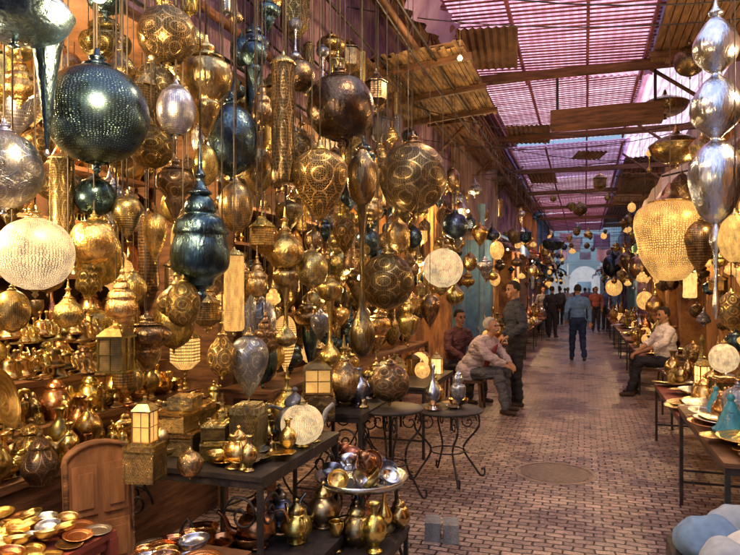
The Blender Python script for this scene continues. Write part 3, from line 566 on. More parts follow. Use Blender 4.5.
def solid(prims,vox,smooth_it=2):
    mb=MB()
    for p in prims:
        if p[0]=='c':
            a=Vector(p[1]);ra=p[2];b=Vector(p[3]);rb=p[4]; d=b-a; Ln=max(d.length,1e-4); Mx=d.to_track_quat('Z','Y').to_matrix()
            prof=[(ra*math.sin(t*pi/10),-ra*math.cos(t*pi/10)) for t in range(0,6)]+[(rb*math.cos(t*pi/10),Ln+rb*math.sin(t*pi/10)) for t in range(0,6)]
            mb.lathe(prof,14,smooth=0,c=a,M=Mx)
        else:
            Mx=p[3] if len(p)>4 and p[3] is not None else Matrix.Identity(3); rx,ry,rz=p[2]
            MS=Mx@Matrix.Diagonal((rx,ry,rz))
            prof=[(math.sin(t*pi/12),-math.cos(t*pi/12)) for t in range(13)]
            mb.lathe(prof,20,smooth=0,c=Vector(p[1]),M=MS)
    me=mb.mesh('tmp',[]); o=bpy.data.objects.new('tmp',me); link(o)
    r=o.modifiers.new('r','REMESH'); r.mode='VOXEL'; r.voxel_size=vox; r.use_smooth_shade=True
    s=o.modifiers.new('s','SMOOTH'); s.factor=.5; s.iterations=smooth_it
    dg=bpy.context.evaluated_depsgraph_get(); dg.update()
    out=bpy.data.meshes.new_from_object(o.evaluated_get(dg)); bpy.data.objects.remove(o); return out
def figurine():
    P=[('e',(0,0,.1),(.03,.07,.033)),('c',(0,.06,.11),.018,(0,.1,.155),.012),('e',(0,.115,.16),(.012,.028,.013)),('e',(0,0,.14),(.018,.03,.025)),('c',(0,-.07,.1),.005,(0,-.09,.06),.004)]
    for sx in(-.018,.018):
        for sy in (-.05,.05): P+=[('c',(sx,sy,.09),.013,(sx,sy+.004,.045),.008),('c',(sx,sy+.004,.045),.008,(sx,sy,.008),.008)]
    P.append(('e',(0,0,.006),(.045,.09,.006))); return solid(P,.006,1)
fig=figurine()
figs={}
for mt in('gold','brass','bronze'):
    f=fig.copy(); f.materials.clear(); f.materials.append(M[mt]); figs[mt]=f
    for p in f.polygons: p.use_smooth=True
def camel(x,y,z,s,mt,rz): return ob('camel_figurine',figs[mt],(x,y,z),(0,0,rz),(s,s,s),label=f"small {words[mt]} camel figurine on a shelf",cat="figurine",group="brass figurines on display")
def shelf(x0,x1,y0,y1,z,mt='wood'):
    o=ob('display_shelf',None,label="dark wooden shelf crowded with brassware",cat="shelf",group="shelves in the shop")
    ob('board',MB().box(((x0+x1)/2,(y0+y1)/2,z-.015),(x1-x0,y1-y0,.03)).mesh('board',M[mt]),parent=o)
    for y in (y0+.1,(y0+y1)/2,y1-.1): ob('bracket',MB().box(((x0+x1)/2-.02,y,z-.08),((x1-x0)*.9,.03,.1)).mesh('bracket',M[mt]),parent=o)
gk=['vase','candlestick','goblet','bell','jar','tall_ewer','plate','jar','vase']
gmts=['gold','gold','brass','brass','bronze','copper','silver','gold_e']
def fill_shelf(x0,x1,y0,y1,z,n,smin=.8,smax=1.3,kk=gk,where='standing on a wooden shop shelf',mm=gmts):
    for i in range(n):
        y=y0+(y1-y0)*(i+.5+R.uniform(-.3,.3))/n; x=R.uniform(x0+.06,x1-.06); k=R.choice(kk); mt=R.choice(mm)
        if k=='plate': good(k,x0+.04,y,z+.15,1.0,'ring_'+R.choice(['gold','silver','copper','brass']),(0,math.radians(78),0),"plates leaning on display",'leaning on a wooden shelf')
        elif R.random()<.15: camel(x,y,z,R.uniform(.9,1.4),R.choice(['gold','brass','bronze']),R.uniform(0,6))
        else: good(k,x,y,z,R.uniform(smin,smax)*(.75 if k=='tall_ewer' else 1),mt,None,"brassware on shop shelves",where)
for (z) in (1.35,1.75,2.15,2.55,2.95):
    shelf(-3.8,-3.52,.8,4.7,z); fill_shelf(-3.75,-3.52,1.6,4.65,z,20,.9,1.3)
    shelf(-3.8,-3.45,5.1,9.1,z); fill_shelf(-3.75,-3.45,5.2,9.0,z,12,.9,1.3)
G5=['gold','gold','gold','brass','gold_e','gold','copper']
for (x0,x1,z,n) in ((-3.5,-3.2,1.08,42),(-3.2,-2.9,.86,54),(-2.9,-2.62,.7,54)):
    o=ob('display_counter',None,label="stepped wooden counter covered with brass trinkets",cat="counter",group="display counter steps")
    ob('counter_top',MB().box(((x0+x1)/2,2.95,z-.02),(x1-x0-.004,2.9,.04)).mesh('top',M['wood']),parent=o); ob('counter_front',MB().box((x1-.03,2.95,(z-.04)/2),(.03,2.88,z-.045)).mesh('front',M['wood']),parent=o)
    fill_shelf(x0,x1,1.8,4.35,z,n,.6,1.0,['bell','candlestick','goblet','bowl','vase','jar','bell'],'standing on a stepped counter',G5)
    for i in range(n//4):
        camel(R.uniform(x0+.08,x1-.05),R.uniform(2.0,4.3),z,R.uniform(.7,1.1),R.choice(['gold','gold','brass']),R.uniform(0,6))
for j in range(2):
    for i in range(15):
        p,_=S(8+i*6.4,312+j*34+R.uniform(0,14),-2.5-j*.12); good('bell',p.x,p.y,p.z-.1,R.uniform(.8,1.2),'gold',where='hanging in a row of bells',group='row of brass bells')
def spiral(cx,cz,r0,turns,dirn,y=0,n=26):
    return [(cx+dirn*(r0*(1-t/n)+.01)*math.cos(turns*2*pi*t/n),y,cz+(r0*(1-t/n)+.01)*math.sin(turns*2*pi*t/n)) for t in range(n+1)]
def table(x0,x1,y0,y1,z,label,top='iron',scroll=False,lw=.025,legm='iron'):
    cx,cy=(x0+x1)/2,(y0+y1)/2; w,dp=x1-x0,y1-y0
    E=ob('display_table',None,(cx,cy,0),label=label,cat="table")
    ob('table_top',MB().box((0,0,z-.0125),(w,dp,.025)).mesh('top',M[top]),parent=E)
    for s in(-1,1):
        ob('table_apron',MB().box((0,s*(dp/2-.02),z-.045),(w-.06,.02,.04)).mesh('apron',M[legm]),parent=E); ob('table_apron',MB().box((s*(w/2-.02),0,z-.045),(.02,dp-.07,.04)).mesh('apron',M[legm]),parent=E)
    for sx in(-1,1):
        for sy in(-1,1):
            ob('leg',MB().box((sx*(w/2-.02),sy*(dp/2-.02),(z-.026)/2),(lw,lw,z-.027)).mesh('leg',M[legm]),parent=E)
    for s in(-1,1): ob('stretcher',MB().box((0,s*(dp/2-.02),.18),(w-.07,.015,.015)).mesh('stretcher',M[legm]),parent=E)
    if scroll:
        for s in(-1,1):
            for q in (-1,1):
                ob('scrollwork',MB().tube(spiral(q*(w/2-.12),z-.2,.09,1.5,-q,s*(dp/2-.02)),.007,seg=6).mesh('scroll',M[legm]),parent=E)
                ob('scrollwork',MB().tube([(s*(w/2-.02),g[0],g[2]) for g in spiral(q*(dp/2-.12),z-.2,.09,1.5,-q)],.007,seg=6).mesh('scroll',M[legm]),parent=E)
            ob('scrollwork',MB().tube([(w/2-.03,s*(dp/2-.02),.2),(0.1,s*(dp/2-.02),.34),(0,s*(dp/2-.02),.5),(-.1,s*(dp/2-.02),.34),(-w/2+.03,s*(dp/2-.02),.2)],.007,seg=6,smooth=3).mesh('scroll',M[legm]),parent=E)
    return E
def round_table(x,y,r,z,label,top='iron'):
    E=ob('round_table',None,(x,y,0),label=label,cat="table")
    ob('table_top',MB().lathe([(0,z),(r*.98,z),(r,z-.006),(r,z-.022),(0,z-.022)],40,smooth=0).mesh('rtop',M[top]),parent=E)
    for a in range(4):
        q=a*pi/2+.5; c_,s_=math.cos(q),math.sin(q)
        pr=[(.9,z-.03),(.95,z-.16),(.55,z-.3),(.5,z*.4),(.8,z*.18),(1.0,.03),(1.12,.04),(1.1,.09),(1.02,.08)]
        ob('leg',MB().tube([(r*k_*c_,r*k_*s_,zz_) for k_,zz_ in pr],.009,smooth=4,seg=7).mesh('rleg',M['iron']),parent=E)
        ob('scrollwork',MB().tube([(c_*(r*.62+g[0]),s_*(r*.62+g[0]),g[2]) for g in spiral(0,z-.12,.07,1.4,1)],.006,seg=6).mesh('rscroll',M['iron']),parent=E)
    ob('ring_brace',MB().tube([(r*.5*math.cos(a*pi/12),r*.5*math.sin(a*pi/12),z*.42) for a in range(25)],.006,seg=6).mesh('ringb',M['iron']),parent=E)
    return E
table(-2.3,-1.45,2.72,3.75,.75,"black iron table crowded with golden brassware",scroll=True)
table(-2.88,-1.85,1.1,2.2,.64,"low dark red wooden table covered with engraved plates",'redwood',legm='redwood',lw=.05)
table(-2.05,-1.5,4.3,5.1,.75,"black iron table with scrollwork legs under lamps",scroll=True)
round_table(-1.42,4.72,.26,.74,"round wrought iron table with curled legs")
round_table(-1.12,5.45,.3,.62,"small round wrought iron table with curled legs")
table(-2.1,-1.45,6.0,7.4,.7,"dark table holding small glowing lanterns")
table(-2.6,-2.15,4.2,9.1,.9,"long wooden counter lined with standing brass lamps",'wood',legm='wood',lw=.05)
table(.68,1.4,3.7,5.4,.75,"narrow wooden table covered with engraved trays",'wood')
table(.72,1.7,5.7,7.6,.62,"low table covered with round brass trays",'redwood',legm='iron')
table(.95,1.7,8.2,9.2,.6,"low table covered with round brass trays",'redwood',legm='iron')
for k in range(6):
    y=10.8+k*3.2; table(.8,1.7,y,y+2.4,.62,"low souk table covered with brass trays",'redwood')
    y=12+k*3.5; table(-2.2,-1.3,y,y+2.6,.65,"low souk table covered with brassware",'redwood')
def plates(x0,x1,y0,y1,z,n,smin=.4,smax=.9,mts=('gold','silver','copper','brass'),where='lying flat on a crowded table',kinds_=('plate',)):
    for i in range(n):
        x=R.uniform(x0,x1);y=R.uniform(y0,y1); k=R.choice(kinds_)
        good(k,x,y,z+R.uniform(0,.03)+.001*i,R.uniform(smin,smax),'ring_'+R.choice(mts) if k=='plate' else R.choice(mts),(R.uniform(-.12,.12),R.uniform(-.12,.12),R.random()*6),"plates and bowls lying on tables",where)
for iy in range(14):
    for ix in range(13):
        x=-2.84+ix*.085+R.uniform(-.012,.012);y=1.14+iy*.084+R.uniform(-.012,.012)
        if x>-1.87 or y>2.19: continue
        k='plate' if R.random()<.45 else 'bowl'
        good(k,x,y,.642+R.uniform(0,.02),R.uniform(.30,.38) if k=='plate' else R.uniform(.36,.46),R.choice(['ring_gold','ring_silver','ring_copper','ring_brass','ring_gold','gold']),(R.uniform(-.2,.2),R.uniform(-.2,.2),0),"plates laid out on the low table",'lying on a low red table')
p,d=S(2,400,-2.5); good('plate',p.x,p.y,p.z,.9,'ring_brass',(0,math.radians(75),.5),where='leaning on a stand beside trinkets')
CX,CY=-2.12,2.42
cr=ob('wooden_crate',None,(CX,CY,.006),(0,0,-.5),label="plain wooden crate beneath the arched carved panel",cat="crate")
ob('crate_body',MB().box((0,0,.15),(.2,.34,.3)).mesh('cbody',M['wood']),parent=cr)
for q in (.05,.15,.25): ob('crate_slat',MB().box((.105,0,q),(.012,.36,.06)).mesh('cslat',M['woodx']),parent=cr)
ch=ob('carved_panel',None,(CX,CY,.31),(0,-.1,-.5),label="tall arched brown carved wooden panel with two leaves",cat="carved panel")
w_,h_=.31,.66
arcp=[(-w_/2,0),(w_/2,0),(w_/2,h_*.82)]+[(w_/2*math.cos(a),h_*.82+.09*math.sin(a)) for a in [pi*q/10 for q in range(1,10)]]+[(-w_/2,h_*.82)]
nA=len(arcp); mb=MB()
for xx in (-.02,.02):
    for p in arcp: mb.v.append((xx,p[0],p[1]))
mb.f.append(tuple(range(nA-1,-1,-1))); mb.f.append(tuple(range(nA,2*nA)))
for q in range(nA): mb.f.append((q,(q+1)%nA,nA+(q+1)%nA,nA+q))
mb.m=[0]*len(mb.f); mb.sm=[False]*len(mb.f); mb.uv=[(0,0)]*(2*nA+4*nA)
ob('panel_board',mb.mesh('board',M['carved']),parent=ch)
ob('panel_frame',MB().tube([(.022,p[0]*.97,p[1]*.97+.008) for p in arcp]+[(.022,arcp[0][0]*.97,.008)],.013,seg=8).mesh('pframe',M['wood']),parent=ch)
for s in(-1,1):
    mb=MB().box((.026,s*w_*.23,h_*.62),(.014,w_*.36,h_*.34)); mb.box((.03,s*w_*.23,h_*.24),(.014,w_*.36,h_*.3)); mb.box((.036,s*w_*.23,h_*.62),(.014,w_*.22,h_*.24)); mb.box((.04,s*w_*.23,h_*.24),(.012,w_*.22,h_*.2)); ob('panel_leaf',mb.mesh('leaf',M['carved']),parent=ch)
# table 1 goods
gbox(-2.08,3.02,.751,.2,.26,.13,'brass_e',.15); gbox(-2.1,3.0,.882,.18,.23,.11,'gold_e',.05); gbox(-2.08,3.02,.993,.13,.17,.07,'brass',.25); gbox(-1.93,3.3,.751,.16,.2,.12,'brass_e',.3); gbox(-2.2,3.32,.751,.14,.17,.22,'gold',.1); gbox(-1.93,3.28,.872,.12,.15,.09,'gold_e',.4); gbox(-1.86,2.98,.751,.15,.2,.1,'gold_e',.5); gbox(-1.87,3.0,.852,.12,.16,.08,'brass_e',.3)
p,d=S(249,398,-1.72); gbox(p.x,p.y,.751,.15,.17,.28,'brass_e',.2,"tall square brass pedestal box on iron table"); e=hang(257,338,38,74,-1.72,'teardrop','silver_e','bronze',stand=True); e.location=(p.x,p.y,1.03+e.children[0].scale[2])
teapot(-1.6,3.4,.751,1.25,'silver_e',.6,1.0,"engraved silver teapot with domed lid on table edge")
teapot(-1.65,2.85,.751,.8,'gold',2.2)
plates(-1.8,-1.5,2.8,3.3,.752,12,.3,.6,('gold','silver','brass'),kinds_=('plate','bowl','plate'))
for i in range(52):
    x=R.uniform(-2.25,-1.5);y=R.uniform(2.76,3.7)
    if -1.96<x<-1.77 and 2.85<y<3.12: continue
    good(R.choice(['goblet','bell','candlestick','vase','bell','bowl']),x,y,.752,R.uniform(.4,.7),R.choice(['gold','gold','brass','copper']),where='standing on the black iron table')
for i in range(8): camel(R.uniform(-2.2,-1.5),R.uniform(3.35,3.65),.752,R.uniform(.5,.8),'gold',R.uniform(0,6))
def stand(x,y,z,w,h,kind,mt,cm=None,label=None):
    base=mt.split('_')[0]; cm=cm or ('brass' if base=='lit' else base)
    E=ob(lampname(kind),None,(x,y,z+h/2),(0,0,R.uniform(0,6)),label=label or f"{words[base]} {K[kind]['word']} lamp standing on a table",cat="lamp")
    for n,pn in (('lamp_shade','shade'),('lamp_cap','cap'),('finial','finial')): ob(n,pm(kind,pn,mt if pn=='shade' else cm),parent=E,scale=(w/2,w/2,h/2))
    return E
p,_=S(302,407,-1.5); stand(p.x,p.y,.75,.24,.29,'globe','lit_w',label="glowing cream filigree globe lamp standing on iron table")
p,_=S(222,405,-1.9); stand(p.x,p.y,.75,.12,.32,'bigtier','gold'); p,_=S(287,380,-1.75); stand(p.x,p.y,.75,.2,.42,'onion','gold')
p,_=S(202,440,-1.75); stand(p.x,p.y-.1,.75,.12,.16,'globe','brass')
p,_=S(318,380,-1.75); lantern(p.x,p.y,.93,.19,.24,True,.4,pane='lit_a'); gbox(p.x,p.y,.751,.22,.22,.17,'bronze',.4)
for i in range(30):
    y=4.3+i*.16; m=R.choice(ml+['lit_d','lit_d']); h=R.uniform(.3,.7); stand(-2.38+R.uniform(-.1,.1),y,.9,R.uniform(.15,.24),h,R.choice(['onion','bigtier','urn','globe','teardrop','hex']),m,{'lit':'gold'}.get(m.split('_')[0],None))
stand(-1.75,4.6,.75,.3,.55,'onion','brass'); stand(-1.42,4.72,.745,.31,.38,'globe','bronze_e',label="bronze pierced globe lamp standing on round table"); stand(-1.85,4.95,.75,.2,.45,'urn','gold'); stand(-1.62,5.0,.75,.16,.4,'bigtier','brass'); stand(-1.9,4.4,.75,.2,.3,'oval','gold_e')
stand(-1.02,5.42,.62,.13,.4,'tier','silver_d'); good('tall_ewer',-1.22,5.33,.621,.8,'silver'); stand(-1.25,5.58,.62,.15,.3,'onion','gold'); good('bowl',-1.05,5.58,.621,.8,'copper')
plates(-1.25,-1.0,5.3,5.6,.622,4,.3,.5)
for i in range(14): good(R.choice(gk[:5]),R.uniform(-2.0,-1.55),R.uniform(4.35,5.05),.752,R.uniform(.5,.9),R.choice(['gold','brass','silver']),where='standing on the scroll legged table')
for i in range(8): lantern(R.uniform(-2.0,-1.55),6.1+i*.16,.7,.12,.26,i%2==0,R.random())
stand(-1.6,6.5,.7,.16,.22,'globe','lit_d'); stand(-1.8,7.2,.7,.2,.26,'globe','lit_e')
RT=ob('round_tray_table',None,(0,0,0),label="round iron tray table holding tilted bowls and teapots",cat="table")
p,d=S(361,490,-1.25); zt=.52; px_,py_=p.x,p.y
RT.location=(px_,py_,0)
ob('tray',MB().lathe([(0,zt),(.25,zt),(.27,zt+.03),(.275,zt+.03),(.255,zt-.01),(0,zt-.01)],36,smooth=0).mesh('tray',M['ring_silver']),parent=RT)
for a in range(4):
    q=a*pi/2+.4; ob('leg',MB().tube([(.22*math.cos(q),.22*math.sin(q),zt-.012),(.2*math.cos(q),.2*math.sin(q),.25),(.26*math.cos(q),.26*math.sin(q),.008)],.009,smooth=3).mesh('leg',M['iron']),parent=RT)
ob('ring_brace',MB().tube([(.2*math.cos(a*pi/12),.2*math.sin(a*pi/12),.25) for a in range(25)],.006,seg=6).mesh('ringb',M['iron']),parent=RT)
for i in range(15):
    a=i*2*pi/9; r=.17 if i<9 else .07
    good(R.choice(['bowl','bowl','jar']),px_+r*math.cos(a),py_+r*math.sin(a),zt+.02+(0 if i<9 else .05),R.uniform(.5,.75),R.choice(['silver','silver_p','copper','silver_e','gold']),(R.uniform(.4,1.1)*R.choice([-1,1]),R.uniform(-.8,.8),a),where='tilted on a round tray table',group='bowls piled on the tray')
table(-1.75,-1.25,2.85,3.5,.3,"low iron bench under the tables holding pots")
table(-1.35,-1.0,3.2,3.75,.22,"low iron bench holding teapots")
for (x,y,mt,s) in ((-1.62,2.98,'copper',1.1),(-1.45,3.1,'gold',.9),(-1.4,3.35,'brass',1.0),(-1.65,3.3,'silver',.9)): teapot(x,y,.301,s,mt,R.random()*6)
for (x,y,k,mt,s) in ((-1.2,3.35,'jar','bronze',.9),(-1.1,3.55,'tall_ewer','gold',.6),(-1.28,3.6,'tall_ewer','dark',.65),(-1.08,3.3,'vase','gold',.8),(-1.2,3.5,'vase','copper',.7),(-1.05,3.68,'jar','brass',.7),(-1.28,3.25,'goblet','gold',.9)): good(k,x,y,.221,s,mt,where='standing on a low bench')
table(-2.15,-1.6,2.66,3.1,.28,"low bench with copper bowls under iron table",'wood',legm='wood')
plates(-2.0,-1.62,2.7,3.05,.282,12,.5,.9,('copper','gold'),where='stacked beneath the iron table',kinds_=('plate','bowl','bowl'))
table(-1.95,-1.45,2.22,2.62,.44,"small low table with copper dishes and bowls",'wood',legm='wood'); plates(-1.9,-1.5,2.27,2.58,.442,16,.35,.65,('copper','gold','silver'),where='stacked on a small low table',kinds_=('plate','bowl','bowl'))
for i in range(4):
    ob('paving_block',MB().box((0,0,.03),(.1,.16,.06)).mesh('block',M['stone']),(-.95+(i%2)*.12,4.15,.005+.0605*(i//2)),(0,0,R.uniform(-.05,.05)+.2),label="grey paving block stacked beside the table leg",cat="block",group="stacked paving blocks")
p,_=S(40,450,-2.5); good('jar',p.x,p.y,.70,.9,'bronze_e')
arch=S(145,372,-1.95)[0]; lantern(arch.x,arch.y,.93,.09,.22,True,.2,label="small arched brass lantern with glowing panes",pane='lit_a'); gbox(arch.x,arch.y,.751,.14,.14,.18,'brass_e',.2)
ab=S(116,350,-2.05)[0]; lantern(ab.x,ab.y,ab.z-.1,.12,.24,False,.2,hang_top=3.3,label="tall square brass lantern with pierced sides",mt='gold')
# right tables
plates(.72,1.35,3.75,5.35,.752,46,.5,1.0,('gold','brass','copper','silver')); plates(.8,1.6,5.8,7.5,.622,30,.6,1.2,('gold','brass','silver')); plates(1.0,1.6,8.3,9.1,.602,14,.6,1.1,('gold','silver'))
for i in range(30): good(R.choice(['bowl','goblet','bell','jar','candlestick','vase']),R.uniform(.8,1.35),R.uniform(3.95,5.35),.752,R.uniform(.5,.9),R.choice(G5+['silver']),where='standing on a crowded tray table')
M['teal']=rough('teal_glaze',(.04,.32,.42),(.02,.17,.28),scale=8,rg=.2,spec=.6)
def tagine(px,py,b,z,s,label):
    p,_=S(px,py,b); E=ob('tagine_pot',None,(p.x,p.y,z),(0,0,0),(s,s,s),label=label,cat="pot")
    ob('base_dish',lat([(0,0),(.09,0),(.13,.04),(.135,.06),(.12,.06)],'teal',name='dish'),parent=E); ob('conical_lid',lat([(.12,.06),(.10,.1),(.06,.2),(.03,.27),(.02,.28),(.03,.3),(.02,.33),(0,.335)],'teal',name='lid'),parent=E); return E
tagine(731,452,.82,.775,.75,"teal glazed conical tagine pot on tray table"); tagine(716,435,.86,.775,.6,"small teal conical tagine pot beside another")
p,_=S(724,372,1.05); gbox(p.x,p.y,.752,.16,.16,.2,'brass_e',.2,"square brass pedestal box under glowing lamp"); stand(p.x,p.y,.955,.22,.30,'globe','lit_w',label="glowing cream globe lamp standing on brass pedestal")
p,_=S(704,388,1.05); lantern(p.x,p.y,.752,.13,.28,True,.3)
p,_=S(693,372,1.2); stand(p.x,p.y,.752,.22,.3,'globe','brass_e'); p,_=S(738,395,.95); stand(p.x,p.y,.752,.2,.3,'globe','silver_e'); stand(1.25,4.9,.752,.12,.2,'globe','lit_d'); stand(1.3,4.4,.752,.16,.4,'onion','gold'); stand(.9,5.2,.752,.12,.24,'tier','brass')
for i in range(24): good(R.choice(gk[:6]),R.uniform(.9,1.6),R.uniform(5.8,9.0),.622,R.uniform(.7,1.2),R.choice(gmts),where='standing among trays on a low table')
stand(1.3,9.0,.6,.14,.2,'globe','lit_d'); stand(1.5,8.5,.6,.2,.5,'onion','gold'); stand(1.35,6.2,.62,.2,.4,'onion','gold_e'); stand(1.5,7.0,.62,.22,.3,'globe','lit_d'); stand(1.55,5.9,.62,.2,.5,'urn','brass')
lb=['gold','brass','silver','bronze','copper','gold_e']
for k in range(6):
    y=10.8+k*3.2
    plates(.85,1.6,y+.1,y+2.3,.622,8,.7,1.3,('gold','silver','brass'),where='lying on a souk stall table')
    for i in range(9): good(R.choice(gk[:6]),R.uniform(.9,1.6),y+R.uniform(.1,2.3),.622,R.uniform(.9,1.6),R.choice(lb),where='standing on a souk stall table',group="brassware on far stalls")
    for q in range(3): stand(R.uniform(1,1.6),y+R.uniform(.4,2),.62,.2,.26,'globe','lit_d')
    y=12+k*3.5
    for i in range(14): good(R.choice(gk[:6]),R.uniform(-2.1,-1.35),y+R.uniform(.1,2.5),.652,R.uniform(.9,1.7),R.choice(lb),where='standing on a souk stall table',group="brassware on far stalls")
    for q in range(3): stand(R.uniform(-2,-1.5),y+R.uniform(.4,2),.65,.2,.26,'globe','lit_d')
def bundle(x,y,z,r,col,label,rz):
    P=[('e',(0,0,.5*r[2]),(r[0],r[1],r[2])),('e',(r[0]*.2,-r[1]*.1,.8*r[2]),(r[0]*.75,r[1]*.8,r[2]*.8))]
    me=solid(P,.009,8)
    for v in me.vertices:
        n_=math.sin(v.co.x*60+v.co.z*25+noise.noise(v.co*7)*3)*.0035+noise.noise(v.co*8)*.012; v.co+=v.normal*n_
    me.materials.clear(); me.materials.append(rough('bundle_cloth',col,[q*.75 for q in col],scale=3,rg=.95,bump=.15))
    for p in me.polygons: p.use_smooth=True
    ob('cloth_bundle',me,(x,y,z),(0,0,rz),label=label,cat="cloth bundle")
P0,_=S(715,540,.60)
ob('low_crate',MB().box((0,0,.17),(.5,.5,.32)).mesh('crate',M['iron']),(P0.x+.06,P0.y,.006),label="low dark crate carrying soft cloth bundles",cat="crate")
bundle(P0.x-.03,P0.y+.05,.34,(.15,.15,.12),(.22,.36,.60),"soft pale blue cloth bundle on low crate",.4); bundle(P0.x+.17,P0.y-.08,.34,(.14,.15,.13),(.80,.80,.80),"soft white cloth bundle on low crate",1.2); bundle(P0.x+.02,P0.y-.2,.34,(.15,.11,.10),(.48,.56,.66),"soft grey blue cloth bundle on low crate",2.0); bundle(P0.x+.12,P0.y+.13,.40,(.15,.13,.11),(.42,.50,.62),"pale grey cloth bundle stacked on others",.1)
# ---------------------------------------------------------------- bulbs inside the shop, and fill bulbs added over stalls
def bulb(x,y,z,e,top,label="bare warm bulb on a wire",r=.024):
    E=ob('shop_fill_bulb',None,(x,y,z),label=label,cat="light bulb",group="bare shop bulbs and added stall bulbs")
    ob('bulb_glass',MB().lathe([(0,-1),(.6,-.8),(1,-.2),(.8,.5),(.4,1)],14,sc=(r,r,r)).mesh('glass',M['bulb']),parent=E); ob('wire',chain_me,(0,0,r),parent=E,scale=(1,1,top-z-r))
    l=bpy.data.lights.new('shop_fill_light','POINT'); l.energy=e; l.color=(1,.62,.27); l.shadow_soft_size=.05; ob('shop_fill_light',l,(0,0,-.12),parent=E)
for a in ((-3.1,1.9,2.75,130,3.28),(-3.2,3.4,2.6,130,3.28),(-3.2,6,2.9,80,3.28),(-3.2,8,2.9,70,3.28),(-2.3,1.6,2.1,75,4.7),(-1.5,1.7,2.6,95,4.7),(-1.0,3.6,3.9,65,4.7),(-1.9,5.4,1.75,22,4.3),(-1.15,6.2,3.9,55,4.7),(-2.1,8.6,2.0,45,4.2),  # shop interior first; bulbs outside it are added for brightness
          (1.6,6.6,2.9,75,4.6),(1.8,9.5,2.6,75,4.6),(1.3,4.6,3.2,60,4.6),(-1.9,11,3.0,80,4.4),(1.8,14,2.8,70,4.4),(-1.9,17,2.7,70,4.4),(1.7,20,2.7,70,4.4),(-1.8,24,2.7,70,4.4),(1.6,28,2.7,70,4.4)): bulb(*a)
